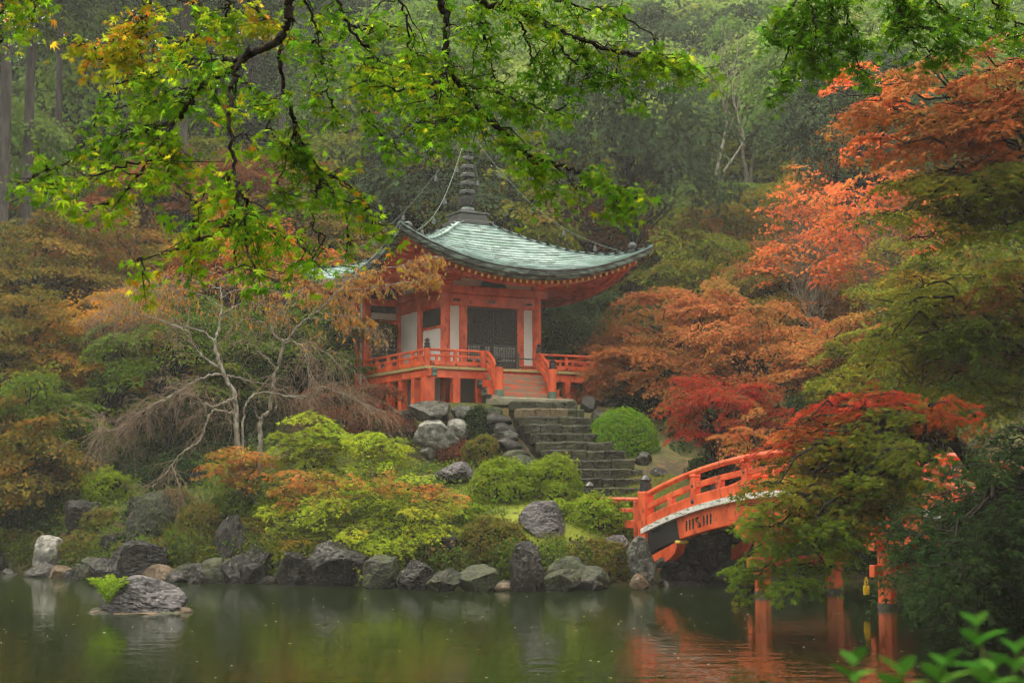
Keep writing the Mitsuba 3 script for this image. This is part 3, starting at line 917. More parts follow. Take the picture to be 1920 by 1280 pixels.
# ------------------------------------------------------------------ stone stairway and terrace wall
stair = thing('stone_stairway', 'mossy dark stone stairway climbing from the bridge to the wooden hall stairs', 'stairs')
A0, A1 = np.array([.86, 45.35]), np.array([2.86, 40.2])
sd = (A1 - A0) / np.linalg.norm(A1 - A0)
sp = np.array([-sd[1], sd[0]])          # across, towards the right of the picture
NS, ZT, ZB = 11, 5.02, 2.12
rng = np.random.default_rng(5)
for k in range(NS):
    z1 = ZT - (ZT - ZB) * k / NS
    c = A0 + (A1 - A0) * (k + .5) / NS
    run = np.linalg.norm(A1 - A0) / NS
    half = 1.02 + .030 * k
    st = newkey('step', stair)
    cuts = [-half]
    while cuts[-1] < half - .25:
        cuts.append(min(half, cuts[-1] + rng.uniform(.28, .72)))
    cuts[-1] = half
    for a, b in zip(cuts[:-1], cuts[1:]):
        h = .30
        v, f = chamfer_box((b - a) / 2 - .006, run * .62, h / 2, .03)
        sub = trimesh.Trimesh(v, f, process=False).subdivide().subdivide()
        v = np.array(sub.vertices)
        v += (meshkit.fbm(v * 6 + k * 7 + a * 5, 3, k)[:, None] - .5) * np.array([.03, .08, .035])
        dz, dy = rng.uniform(-.020, .020), rng.uniform(-.035, .035)
        w = c + sp * (a + b) / 2
        q = np.column_stack([w[0] + v[:, 0] * sp[0] + (v[:, 1] + dy) * sd[0], w[1] + v[:, 0] * sp[1] + (v[:, 1] + dy) * sd[1], z1 - h / 2 + v[:, 2] + dz])
        put('stone', (q, sub.faces[:, ::-1]), 'step_tan' if (k < 2 and rng.random() < .3) else 'step_stone', st)
    # rubble under each step so that no daylight shows through
    v, f = chamfer_box(half - .05, run * .6, .5, .02)
    q = np.column_stack([c[0] - .12 * sd[0] + v[:, 0] * sp[0] + v[:, 1] * sd[0], c[1] - .12 * sd[1] + v[:, 0] * sp[1] + v[:, 1] * sd[1], z1 - .68 + v[:, 2]])
    put('rubble', (q, f[:, ::-1]), 'rock_dark', st)
# side wall of the stairs, small fitted stones
wallk = 0
for k in range(9):
    for j in range(3):
        c = A0 + (A1 - A0) * (k + .2 + .5 * (j % 2)) / NS - sp * (1.50 + .05 * k + .12 * rng.random())
        z = ZT - (ZT - ZB) * k / NS - .38 - .40 * j - .12 * rng.random()
        put('side_stone', rock_mesh((c[0], c[1], z), (.42 + .08 * rng.random(), .34, .27), 300 + wallk, sub=3, cuts=9, rough=.05), 'rock_dark' if rng.random() < .6 else 'rock_moss', stair, smooth=True)
        wallk += 1
for k in range(6):
    c = A0 + (A1 - A0) * (k * 1.7 + .6) / NS + sp * (1.46 + .06 * k)
    z = ZT - (ZT - ZB) * k * 1.7 / NS - .12
    put('side_stone', rock_mesh((c[0], c[1], z), (.30, .36, .32), 350 + k, sub=3, cuts=12, rough=.05), 'rock_dark', stair, smooth=True)

wall = thing('retaining_wall', 'retaining wall of big pale grey boulders under the near corner of the hall', 'wall')
for i, (x0, y0, x1, y1, Y, b) in enumerate((
        (764, 750, 848, 794, 44.3, 'rock_grey'), (838, 758, 898, 792, 44.3, 'rock_grey'), (774, 786, 862, 846, 43.95, 'rock_pale'), (832, 782, 892, 830, 44.1, 'rock_pale'),
        (782, 832, 818, 868, 44.1, 'rock_pale'), (812, 836, 860, 862, 44.2, 'rock_grey'), (882, 766, 918, 792, 44.5, 'rock_dark'), (868, 788, 908, 822, 44.4, 'rock_moss'), (900, 775, 950, 812, 44.35, 'rock_dark'),
        (846, 818, 896, 850, 44.2, 'rock_moss'), (888, 812, 935, 846, 44.1, 'rock_dark'), (925, 800, 965, 840, 43.7, 'rock_moss'), (930, 830, 972, 868, 43.0, 'rock_dark'), (880, 840, 935, 872, 43.5, 'rock_dark'),
        (1060, 764, 1090, 792, 45.9, 'rock_grey'), (1085, 762, 1135, 790, 46.6, 'rock_grey'), (735, 765, 775, 800, 45.3, 'rock_dark'), (745, 790, 785, 835, 44.9, 'rock_dark'))):
    a, b_ = P(x0, y1, Y), P(x1, y0, Y)
    rx, rz = (b_[0] - a[0]) / 2 * 1.06, (b_[2] - a[2]) / 2 * 1.08
    put('stone', rock_mesh(((a[0] + b_[0]) / 2, Y + .3, (a[2] + b_[2]) / 2), (rx, max(.45, rx * .9), rz), 400 + i, cuts=12, rough=.055), b, wall, smooth=True)

# ------------------------------------------------------------------ shore and garden rocks: one thing each
R = px_rock
R('rock', 60, 1003, 128, 1078, 40.6, 'rock_pale', 1, 'pale lichened rock at the far left end of the shore', rough=.05)
R('rock', 95, 932, 192, 1002, 42.8, 'rock_dark', 2, 'dark rock with white lichen specks behind the far left shrubs')
R('rock', 212, 918, 328, 1030, 40.6, 'rock_moss', 3, 'tall grey green rock under the drooping cherry twigs', cuts=10)
R('rock', 172, 985, 222, 1065, 40.0, 'rock_dark', 4, 'small dark rock between the brownish shrub and the tall mossy rock')
R('rock', 200, 1012, 306, 1090, 39.0, 'rock_dark', 5, 'low dark rock at the water below the tall mossy rock')
R('rock', 398, 962, 475, 1080, 38.2, 'rock_dark', 6, 'dark wedge shaped slab leaning out over the water', cuts=8, rough=.04)
R('rock', 425, 1020, 520, 1092, 37.6, 'rock_dark', 7, 'dark rock in the shore right of the leaning slab')  # from here to the pale rocks, maple shade is put into the stone colour
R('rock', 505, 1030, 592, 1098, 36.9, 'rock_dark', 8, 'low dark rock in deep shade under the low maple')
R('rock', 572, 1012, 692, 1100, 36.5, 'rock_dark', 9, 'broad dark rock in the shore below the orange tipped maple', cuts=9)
R('rock', 680, 1040, 752, 1104, 35.9, 'rock_moss', 10, 'mossy dark rock in the shore left of the overhanging boulder')
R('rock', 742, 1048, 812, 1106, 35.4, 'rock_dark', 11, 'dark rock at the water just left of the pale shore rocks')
R('rock', 800, 995, 884, 1068, 35.5, 'rock_dark', 12, 'dark boulder jutting out beside the brown tinged azalea', cuts=8, rough=.04)
R('rock', 796, 1062, 866, 1110, 34.5, 'rock_moss', 13, 'pale mossy rock at the water under the jutting boulder', rough=.05)
R('rock', 858, 1058, 936, 1110, 34.3, 'rock_moss', 14, 'grey brown rock at the water under the brown tinged azalea')
R('rock', 922, 1090, 962, 1108, 33.9, 'rock_brown', 15, 'small orange brown stone at the waterline', sub=3)
R('rock', 950, 1014, 1018, 1110, 34.4, 'rock_dark', 16, 'tall pointed dark rock standing at the water', cuts=9)
R('rock', 1020, 1034, 1080, 1080, 35.0, 'rock_pale', 17, 'whitish rounded rock on the slope above the shore', rough=.05)
R('rock', 1008, 1066, 1088, 1110, 34.3, 'rock_moss', 18, 'wide greenish grey rock at the water under the whitish rock')
R('rock', 972, 936, 1078, 1008, 37.6, 'rock_purple', 19, 'big rounded purple grey boulder on the bright grass', cuts=9, rough=.05)
R('rock', 1128, 1002, 1190, 1066, 35.9, 'rock_purple', 20, 'dark glossy rock left of the bridge foot')
R('rock', 1176, 1004, 1230, 1102, 36.0, 'rock_grey', 21, 'upright grey rock against the bridge abutment', cuts=8)
R('rock', 1182, 1074, 1222, 1106, 35.2, 'rock_brown', 22, 'small brown rock at the water by the bridge abutment')
R('rock', 814, 864, 902, 912, 41.0, 'rock_purple', 23, 'dark purple speckled rock under the red azalea', cuts=12)
R('rock', 312, 868, 380, 920, 43.2, 'rock_dark', 24, 'dark rock in the hollow behind the cherry twigs')
R('rock', 320, 1055, 400, 1090, 38.2, 'rock_moss', 25, 'low mossy rock at the waterline left of the leaning slab')
R('rock', 128, 1052, 205, 1084, 39.2, 'rock_moss', 26, 'flat rock at the water beneath the brownish shrub')
R('rock', 1084, 1078, 1130, 1108, 34.6, 'rock_dark', 28, 'dark rock at the water under the round azalea')
R('rock', 690, 982, 760, 1030, 37.2, 'rock_pale', 29, 'pale rock half hidden in the low maple leaves')
rng = np.random.default_rng(70)
line = [(-40, 1072), (60, 1080), (170, 1088), (420, 1095), (600, 1098), (800, 1103), (950, 1107), (1100, 1106), (1200, 1100)]
for k, x in enumerate(np.arange(-30, 1190, 30.0)):
    if rng.random() < .22:
        continue
    xx = x + rng.uniform(-16, 16)
    y = np.interp(xx, [a for a, b in line], [b for a, b in line])
    c = P(xx, y, water_dist(y) + rng.uniform(.35, .75))
    r = rng.uniform(.18, .62)
    put('shore_stone', rock_mesh((c[0], c[1], rng.uniform(-.1, .2)), (r, r * .8, r * rng.uniform(.7, 1.2)), 800 + k, sub=3, cuts=9, rough=.07), rng.choice(['rock_dark', 'rock_dark', 'rock_moss', 'rock_brown'], p=[.45, .2, .3, .05]), label='dark wet stone wedged between the larger rocks at the waterline', cat='stone', group='small stones along the waterline')
# the rock out in the pond, on a rubble footing
pond = thing('pond_rock', 'flat grey rock standing alone in the pond with a fern on it', 'rock')
Yp = water_dist(1150)
put('boulder', rock_mesh(P(268, 1128, Yp + .5), (.86, .62, .50), 61, sub=5, cuts=9, rough=.085, turn=.4), 'rock_purple', pond, smooth=True)
put('boulder', rock_mesh(P(262, 1098, Yp + .8), (.40, .35, .22), 64, sub=4, cuts=10, rough=.06), 'rock_purple', pond, smooth=True)
rng = np.random.default_rng(8)
for k in range(26):
    a = k / 26 * 6.283 + rng.uniform(-.2, .2)
    c = P(262, 1150, Yp + .45) + np.array([.84 * math.cos(a), .50 * math.sin(a), -.05 + rng.uniform(0, .08)])
    put('footing_stone', rock_mesh(c, (rng.uniform(.14, .34), rng.uniform(.12, .22), rng.uniform(.06, .12)), 500 + k, sub=2, cuts=10, rough=.06), 'rock_moss' if k % 3 else 'rock_brown', pond, smooth=True)

# ------------------------------------------------------------------ the bridge
B0 = np.array([3.37, 37.3])
bt, bw = np.array([.481, -.877]), np.array([.877, .481])     # along (towards the right and the camera), across (away)
BL, BZ, BH = 12.2, 1.34, 0.98
WID = 2.17


def bridge_frame(v):
    v = np.asarray(v, float)
    return np.column_stack([B0[0] + v[:, 0] * bt[0] + v[:, 1] * bw[0], B0[1] + v[:, 0] * bt[1] + v[:, 1] * bw[1], v[:, 2]])


def B():
    return MB(bridge_frame)


def deck_z(t):
    return BZ + BH * (1 - ((np.asarray(t, float) - BL / 2) / (BL / 2)) ** 2)


bridge = thing('arched_bridge', 'vermilion arched wooden bridge over the right side of the pond', 'bridge')
tt = np.linspace(-.1, BL + .1, 60)
for side, w in ((0, 0.0), (1, WID)):
    out = -1 if side == 0 else 1
    rail = newkey('railing', bridge)
    line = lambda dz, t=tt: np.column_stack([t, np.full(len(t), w), deck_z(t) + dz])
    tr = np.linspace(.05, BL - .05, 60)
    put('kerb_rail', B().sweep(line(.16, tr), .17, .26), 'vermilion', rail, smooth=30)
    put('middle_rail', B().sweep(line(.53, tr), .11, .13), 'vermilion', rail, smooth=30)
    m = B()
    m.tube(line(.86, tr), .072, 12)
    put('top_rail', m, 'vermilion', rail, smooth=40)
    for k, t in enumerate(np.linspace(.12, BL - .12, 7)):
        z = deck_z(t)
        if 0 < k < 6:
            p = put('post', B().box(t - .11, t + .11, w - .085, w + .085, z + .22, z + .74), 'vermilion', rail)
            put('post_cap', B().box(t - .12, t + .12, w - .095, w + .095, z + .745, z + .81, .02), 'vermilion', p)
            for zz, h in ((.16, .075), (.53, .05)):
                m = B()
                d = np.array([[0, -1], [1, 0], [0, 1], [-1, 0]]) * h
                o = w + out * (.092 if zz < .3 else .089)
                v = [(t + a, o, z + zz + b) for a, b in d] + [(t + a * .5, o + out * .014, z + zz + b * .5) for a, b in d]
                f = [[4, 5, 6], [4, 6, 7]] + [x for i in range(4) for x in ([i, (i + 1) % 4, 4 + (i + 1) % 4], [i, 4 + (i + 1) % 4, 4 + i])]
                m.add(v, f)
                put('diamond_plate', m, 'black_cap', p)
        if k < 6:
            for q in ((.5,) if 0 < k < 5 else (.5,)):
                t2 = t + (BL - .24) / 6 * q
                z2 = deck_z(t2)
                put('baluster', B().box(t2 - .10, t2 + .10, w - .07, w + .07, z2 + .285, z2 + .47), 'vermilion', rail)
    for t in (0, BL):
        z = deck_z(t)
        n_ = put('newel', B().box(t - .155, t + .155, w - .155, w + .155, z - .35, z + .96, .02), 'vermilion', rail)
        m = B()
        m.lathe((t, w, z + .962), [(.15, 0), (.15, .20), (.105, .21), (.105, .235), (.14, .25), (.15, .29), (.10, .36), (.03, .405), (.002, .42)], 18)
        put('cap', m, 'black_cap', n_, smooth=30)
    # plank ends: each board of the deck shows its pale end
    for k in range(int(BL / .30)):
        t0 = k * .30
        t1 = t0 + .30
        o = -.17 if side == 0 else WID + .02
        v = []
        for t in (t0 + .003, t1 - .003):
            z = deck_z(t)
            v += [(t, o, z - .105), (t, o + .15, z - .105), (t, o + .15, z + .028), (t, o, z + .028)]
        f = np.array([[0, 1, 2, 3], [7, 6, 5, 4], [0, 4, 5, 1], [1, 5, 6, 2], [2, 6, 7, 3], [3, 7, 4, 0]])[:, ::-1]
        put('deck_plank', B().add(v, f), 'plank', bridge)
    # arched girder, dark at its ends, with a cut pattern
    gd = B()
    g0 = -.05 if side == 0 else WID - .19
    ts = np.linspace(1.45, BL - 1.45, 40)
    gir = put('girder', B().sweep(np.column_stack([ts, np.full(40, g0 + .12), deck_z(ts) - .36 - .0 * ts]), .24, .50), 'vermilion', bridge, smooth=30)
    for t0, t1 in ((-.1, 1.46), (BL - 1.46, BL + .1)):
        ts = np.linspace(t0, t1, 10)
        put('girder_shoe', B().sweep(np.column_stack([ts, np.full(10, g0 + .12), deck_z(ts) - .36]), .25, .51), 'black_cap', gir, smooth=30)
    # bracket beams below the girder
    for sgn, te in ((1, .1), (-1, BL - .1)):
        prof = sg.Polygon([(0, 0), (0, -.30), (.98, -.22), (1.22, -.12), (1.34, .04), (1.36, .16)])
        e = trimesh.creation.extrude_polygon(prof, .26, engine='earcut')
        v = np.array(e.vertices)
        tq = te + sgn * v[:, 0]
        f = e.faces if sgn > 0 else e.faces[:, ::-1]
        q = np.column_stack([tq, g0 - .02 + v[:, 2], deck_z(tq) - .74 + v[:, 1] - .05 * v[:, 0]])
        bb = put('bracket_beam', B().add(q, f[:, ::-1]), 'vermilion', bridge)
        tq = te + sgn * 1.35
        put('tip', B().box(tq - .10, tq + .10, g0 - .03, g0 + .25, deck_z(tq) - .70, deck_z(tq) - .63), 'yellow_paint', bb)
    # three bars, a scroll, three bars cut into the girder
    if side == 0:
        tc = 2.30
        for k in (-3.6, -2.6, -1.6, 1.6, 2.6, 3.6):
            t = tc + k * .135
            zc = deck_z(t) - .36
            sl = (deck_z(t + .05) - deck_z(t - .05)) / .1
            m = B()
            a = np.linspace(0, 2 * np.pi, 17)[:-1]
            rx, rz = .034, .055
            pts = [(t + rx * math.cos(x), zc + (.075 if math.sin(x) > 0 else -.075) + rz * math.sin(x)) for x in a]
            v = [(x, g0 - .004, z) for x, z in pts] + [(x, g0 + .03, z) for x, z in pts] + [(t, g0 - .004, zc)]
            f = [[i, (i + 1) % 16, 32] for i in range(16)] + [[i, i + 16, (i + 1) % 16] for i in range(16)] + [[(i + 1) % 16, i + 16, (i + 1) % 16 + 16] for i in range(16)]
            put('slot', B().add(v, f), 'black_cap', gir)
        zc = deck_z(tc) - .36
        a = np.linspace(0, 1, 22)
        S = np.column_stack([tc - .085 * np.sin(a * 2 * np.pi * .98 + np.pi * .02), np.full(22, g0 - .008), zc + .115 - .23 * a])
        put('scroll', B().sweep(S, .03, .04, up=(0, 1, 0)), 'black_cap', gir, smooth=30)
# underside and deck boards between
ts = np.linspace(0, BL, 40)
put('deck_bed', B().sweep(np.column_stack([ts, np.full(40, WID / 2), deck_z(ts) - .055]), WID - .06, .09), 'vermilion', bridge, smooth=30)
# piers
for t in (4.58, 8.53):
    z = deck_z(t)
    pier = newkey('pier', bridge)
    for w in (.05, WID - .05):
        a = (np.arange(8) + .5) * np.pi / 4
        m = B()
        ring = np.column_stack([t + .19 * np.cos(a), w + .19 * np.sin(a)])
        v = np.vstack([np.column_stack([ring, np.full(8, .10)]), np.column_stack([ring, np.full(8, z - 1.0)])])
        f = [[i, (i + 1) % 8, 8 + (i + 1) % 8, 8 + i] for i in range(8)]
        m.add(v, f)
        leg = put('leg', m, 'vermilion', pier)
        m = B()
        m.lathe((t, w, -1.4), [(.20, 0), (.20, 1.50), (.17, 1.505)], 16)
        put('shoe', m, 'grey_wood', leg, smooth=30)
    m = B().box(t - .17, t + .17, -.42, WID + .42, z - 1.02, z - .78)
    cb = put('cross_beam', m, 'vermilion', pier)
    for w0 in (-.30, WID + .02):
        put('gilt_plate', B().box(t - .173, t + .173, w0, w0 + .28, z - .779, z - .762, .004), 'bright_yellow', cb)
    # bolster along the girder, rounded ends
    for w in (.05, WID - .05):
        prof = sg.Polygon([(-.85, .0), (-.82, -.12), (-.68, -.22), (.68, -.22), (.82, -.12), (.85, 0)])
        e = trimesh.creation.extrude_polygon(prof, .22, engine='earcut')
        v = np.array(e.vertices)
        q = np.column_stack([t + v[:, 0], w - .11 + v[:, 2], deck_z(t + v[:, 0]) - .612 + v[:, 1]])
        put('bolster', B().add(q, e.faces[:, ::-1]), 'vermilion', pier)
    put('tie_beam', B().box(t - .08, t + .08, -.35, WID + .35, .62, .86), 'vermilion', pier)
# wing rail at the left end, running back from the newel
wing = thing('approach_rail', 'short vermilion rail with a black capped post left of the bridge end', 'railing')
W0, W1 = np.array([3.30, 37.35]), np.array([2.02, 38.6])
for nm, dz, w_, h_ in (('top_rail', .76, .09, .09), ('middle_rail', .48, .08, .10), ('bottom_rail', .13, .10, .20)):
    m = MB()
    if nm == 'top_rail':
        m.tube([(*W0, BZ + dz), (*((W0 + W1) / 2), BZ + dz), (*W1, BZ + dz)], .05, 10)
    else:
        m.beam((*W0, BZ + dz), (*W1, BZ + dz), w_, h_)
    put(nm, m, 'vermilion', wing)
for q in (.12, .5):
    c = W0 + (W1 - W0) * q
    put('post', MB().box(c[0] - .07, c[0] + .07, c[1] - .07, c[1] + .07, BZ - .2, BZ + .72), 'vermilion', wing)
n_ = put('newel', MB().box(W1[0] - .15, W1[0] + .15, W1[1] - .15, W1[1] + .15, BZ - .2, BZ + .86, .02), 'vermilion', wing)
m = MB()
m.lathe((W1[0], W1[1], BZ + .862), [(.14, 0), (.14, .16), (.10, .17), (.10, .195), (.13, .21), (.14, .24), (.09, .30), (.03, .34), (.002, .35)], 18)
put('cap', m, 'black_cap', n_, smooth=30)
# stone abutment under the bridge
ab = thing('bridge_abutment', 'dark stone abutment in the shade under the left end of the bridge', 'wall')
rng = np.random.default_rng(21)
for i in range(7):
    for j in range(4):
        c = bridge_frame([[.55 + .25 * (j == 0), .25 + i * .60 + .3 * (j % 2), -.1 + j * .36]])[0]
        put('stone', rock_mesh(c, (.44, .48, .30), 600 + i * 5 + j, sub=3, cuts=10, rough=.04), 'rock_dark', ab, smooth=True)
# yellow tag hanging on the pier
p0 = bridge_frame([[8.53, -.36, 0]])[0]
fl = thing('yellow_tag', 'small bright yellow tag hanging from the tie beam of the right pier', 'tag')
put('body', MB().box(p0[0] - .18, p0[0] - .06, p0[1] - .09, p0[1] - .05, .28, .46, .012), 'bright_yellow', fl)
put('loop', MB().tube(smooth_path([(p0[0] - .14, p0[1] - .07, .45), (p0[0] - .145, p0[1] - .07, .55), (p0[0] - .12, p0[1] - .07, .63), (p0[0] - .095, p0[1] - .07, .55), (p0[0] - .10, p0[1] - .07, .45)], 12), .012, 6), 'bright_yellow', fl)

# ------------------------------------------------------------------ foliage
def fan(angles, tips, notch, drop=.25):
    """A lobed leaf: base at the origin, tip along +y, one triangle to each side of every lobe."""
    pts = [(0.0, 0.0)]
    for i, (a, r) in enumerate(zip(angles, tips)):
        a = math.radians(a)
        pts.append((r * math.sin(a), r * math.cos(a)))
        if i < len(angles) - 1:
            b = math.radians((angles[i] + angles[i + 1]) / 2)
            pts.append((notch * math.sin(b), notch * math.cos(b)))
    p = np.array(pts)
    z = -drop * (p ** 2).sum(1)
    n = len(p)
    f = np.array([[0, i + 1, i] for i in range(1, n - 1)])
    return np.column_stack([p, z]), f


RHOMB = (np.array([[0, 0, 0], [.36, .45, -.05], [0, 1, -.22], [-.36, .45, -.05]]), np.array([[0, 1, 2], [0, 2, 3]]))
OVAL = (np.array([[0, 0, 0], [.17, .30, .05], [.16, .65, .02], [0, 1, -.22], [-.16, .65, .02], [-.17, .30, .05], [0, .32, 0], [0, .66, -.05]]),
        np.array([[0, 1, 6], [1, 2, 7], [1, 7, 6], [2, 3, 7], [0, 6, 5], [6, 7, 4], [6, 4, 5], [7, 3, 4]]))
STAR3 = fan((-66, 0, 66), (.80, 1, .80), .34)
STAR5 = fan((-105, -52, 0, 52, 105), (.62, .92, 1, .92, .62), .36)
_m = fan((-128, -84, -41, 0, 41, 84, 128), (.42, .74, .95, 1.0, .95, .74, .42), .36, .30)
MAPLE = (np.vstack([_m[0], [[.012, 0, 0], [-.012, 0, 0], [0, -.55, .10]]]), np.vstack([_m[1], [[13 + 1, 13 + 2, 13 + 3]]]))
assert len(_m[0]) == 14
MAPLE = (MAPLE[0], np.vstack([_m[1], [[14, 15, 16]]]))


def leaves(tmpl, pos, nrm, tip, size, col, curl=None):
    """Copies of a leaf at pos, lying across nrm, its tip towards tip; returns (v, f, colours)."""
    v, f = tmpl
    nrm = nrm / (np.linalg.norm(nrm, axis=1, keepdims=True) + 1e-9)
    tip = tip - nrm * (tip * nrm).sum(1, keepdims=True)
    tip /= np.linalg.norm(tip, axis=1, keepdims=True) + 1e-9
    sx = np.cross(tip, nrm)
    cz = 1.0 if curl is None else np.asarray(curl).reshape(-1, 1, 1)
    s = np.asarray(size).reshape(-1, 1, 1)
    w = pos[:, None] + s * (v[None, :, :1] * sx[:, None] + v[None, :, 1:2] * tip[:, None] + cz * v[None, :, 2:] * nrm[:, None])
    n, k = len(pos), len(v)
    ff = (f[None] + (np.arange(n) * k)[:, None, None]).reshape(-1, 3)
    return w.reshape(-1, 3), ff, np.repeat(col, k, 0)


def mixpal(pal, n, g, spread=.16):
    """n colours drawn from a palette of (weight, rgb), each a little different."""
    w = np.array([p[0] for p in pal], float)
    c = np.array([p[1] for p in pal], float)
    i = g.choice(len(pal), n, p=w / w.sum())
    return np.clip(c[i] * np.exp(g.normal(0, spread, (n, 1))) * np.exp(g.normal(0, spread * .35, (n, 3))), .004, .95)


PAL = {
    'orange': [(4, (.56, .185, .024)), (3, (.46, .20, .03)), (2, (.30, .19, .028)), (1, (.58, .13, .03))],
    'amber': [(4, (.56, .225, .026)), (2, (.46, .25, .03)), (2, (.27, .21, .024))],
    'salmon': [(4, (.50, .155, .058)), (3, (.37, .15, .045)), (3, (.27, .18, .035))],
    'olive': [(4, (.17, .15, .024)), (3, (.26, .15, .028)), (2, (.10, .12, .022)), (1, (.36, .14, .03))],
    'olivegreen': [(4, (.155, .20, .020)), (3, (.23, .225, .024)), (2, (.09, .13, .018)), (1, (.30, .15, .02))],
    'rust': [(4, (.33, .105, .032)), (3, (.26, .095, .03)), (2, (.20, .12, .03))],
    'coral': [(5, (.72, .160, .058)), (3, (.64, .21, .055)), (2, (.42, .19, .04))],
    'red': [(5, (.46, .050, .026)), (3, (.36, .045, .026)), (2, (.40, .11, .028)), (1, (.18, .10, .02))],
    'redolive': [(3, (.48, .075, .030)), (3, (.36, .12, .03)), (3, (.19, .16, .022)), (1, (.09, .11, .018))],
    'crimson': [(5, (.40, .028, .026)), (2, (.30, .055, .026)), (2, (.22, .10, .024)), (1, (.12, .10, .02))],
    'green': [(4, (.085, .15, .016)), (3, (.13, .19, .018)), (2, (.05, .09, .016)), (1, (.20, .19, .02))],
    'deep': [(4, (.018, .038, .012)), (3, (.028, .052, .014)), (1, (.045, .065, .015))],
    'evergreen': [(4, (.040, .070, .028)), (3, (.055, .090, .032)), (1, (.08, .11, .03))],
    'lime': [(4, (.22, .28, .030)), (3, (.29, .31, .035)), (2, (.14, .20, .025)), (1, (.36, .24, .03))],
    'hillgreen': [(4, (.15, .25, .05)), (3, (.21, .30, .055)), (2, (.09, .16, .04))],  # lightened: a little haze is put into the leaf colour
    'hillpale': [(4, (.26, .37, .08)), (3, (.33, .41, .09)), (2, (.16, .25, .06))],  # paler still, with more of the haze put into the colour
    'hilldark': [(4, (.055, .085, .040)), (3, (.07, .105, .045)), (2, (.04, .06, .03))],
    'azalea': [(4, (.18, .28, .014)), (3, (.24, .32, .018)), (2, (.11, .17, .012)), (.6, (.28, .18, .03))],
    'azaleabrown': [(4, (.13, .125, .02)), (3, (.19, .11, .03)), (3, (.11, .155, .018))],
    'boxgreen': [(4, (.11, .24, .014)), (3, (.15, .29, .016)), (2, (.07, .15, .012)), (.5, (.30, .26, .02))],
    'redshrub': [(4, (.24, .060, .035)), (3, (.17, .055, .03)), (2, (.13, .09, .025))],
    'brownred': [(4, (.20, .065, .035)), (3, (.15, .06, .035)), (2, (.13, .085, .03))],
    'yellowgreen': [(4, (.36, .43, .026)), (4, (.28, .37, .024)), (1, (.45, .37, .03)), (1.5, (.17, .25, .02))],
    'tipped': [(3, (.50, .20, .055)), (3, (.30, .27, .03)), (2, (.20, .24, .024)), (2, (.56, .16, .05))],
    'fern': [(1, (.22, .36, .02)), (1, (.30, .42, .025))],
    'cherryleaf': [(4, (.56, .27, .03)), (3, (.52, .18, .03)), (3, (.38, .28, .04))],
    'fresh': [(5, (.16, .33, .016)), (4, (.235, .38, .018)), (2.5, (.085, .21, .010)), (1.0, (.40, .44, .016))],
    'brightgreen': [(4, (.15, .25, .02)), (3, (.21, .29, .022)), (2, (.08, .14, .016)), (1, (.28, .24, .02))],  # the green palette brightened: light on the bridge maple is put into the colour
    'freshyellow': [(5, (.25, .41, .012)), (2, (.44, .44, .016)), (3, (.14, .30, .01)), (.35, (.62, .24, .02))],
    'freshorange': [(3, (.52, .38, .02)), (1.2, (.58, .22, .03)), (5, (.32, .40, .015))],
    'freshdeep': [(4, (.075, .19, .012)), (3, (.13, .27, .012)), (1, (.20, .33, .012))],
    'shootgreen': [(4, (.05, .16, .02)), (2, (.09, .23, .03))],
}


def sprays(c, nr, rad, count, size, pal, g, tmpl, tilt=.55, thick=.22, droop=.30, spread=.16, hue=None):
    """Leaves in flat, slightly hanging fans: c (n, 3) centres, nr (n, 3) facing, rad (n,) sizes. Every fan leans to one colour."""
    n = len(c)
    count = np.maximum(1, np.broadcast_to(count, n)).astype(int)
    i = np.repeat(np.arange(n), count)
    m = len(i)
    r = np.sqrt(g.random(m))
    a = g.random(m) * 2 * np.pi
    N_ = nr / (np.linalg.norm(nr, axis=1, keepdims=True) + 1e-9)
    ax = np.cross(N_, [0.31, .2, 1.0])
    ax /= np.linalg.norm(ax, axis=1, keepdims=True) + 1e-9
    ay = np.cross(N_, ax)
    # an uneven rim: each fan has lobes of its own
    ph = g.random((n, 3)) * 6.28
    rim = 1 + .28 * np.sin(3 * a + ph[i, 0]) + .18 * np.sin(5 * a + ph[i, 1]) + .12 * np.sin(9 * a + ph[i, 2])
    R_ = (rad[i] * r * rim)[:, None]
    out = ax[i] * np.cos(a)[:, None] + ay[i] * np.sin(a)[:, None]
    p = c[i] + out * R_ + N_[i] * (g.normal(0, thick, m) * rad[i])[:, None]
    p[:, 2] -= droop * (r * r) * rad[i]
    nn = N_[i] + g.normal(0, tilt, (m, 3))
    tip = out + g.normal(0, .5, (m, 3)) - [0, 0, .35]
    col = mixpal(pal, m, g, spread)
    base = mixpal(pal, n, g, spread * 1.1)
    k = .42 if hue is None else hue
    col = col * (1 - k) + base[i] * k
    return leaves(tmpl, p, nn, tip, size * np.exp(g.normal(0, .2, m)), col)


def put_leaves(parts, name, parent, mat='leaf', **kw):
    v = np.vstack([p[0] for p in parts])
    o = np.cumsum([0] + [len(p[0]) for p in parts])
    f = np.vstack([p[1] + a for p, a in zip(parts, o)])
    return put(name, (v, f), mat, parent, color=np.vstack([p[2] for p in parts]), **kw)


def limb_paths(starts, ends, g, n=7, lift=.15, wob=.06):
    """Curved limbs from starts to ends."""
    q = np.linspace(0, 1, n)[None, :, None]
    L = np.linalg.norm(ends - starts, axis=1)[:, None, None]
    p = starts[:, None] * (1 - q) + ends[:, None] * q
    p[..., 2:] += lift * L * np.sin(np.pi * q) ** 1.2
    w = g.normal(0, wob, (len(starts), n, 3)) * L
    w[:, 0] = 0
    w[:, -1] = 0
    return p + w


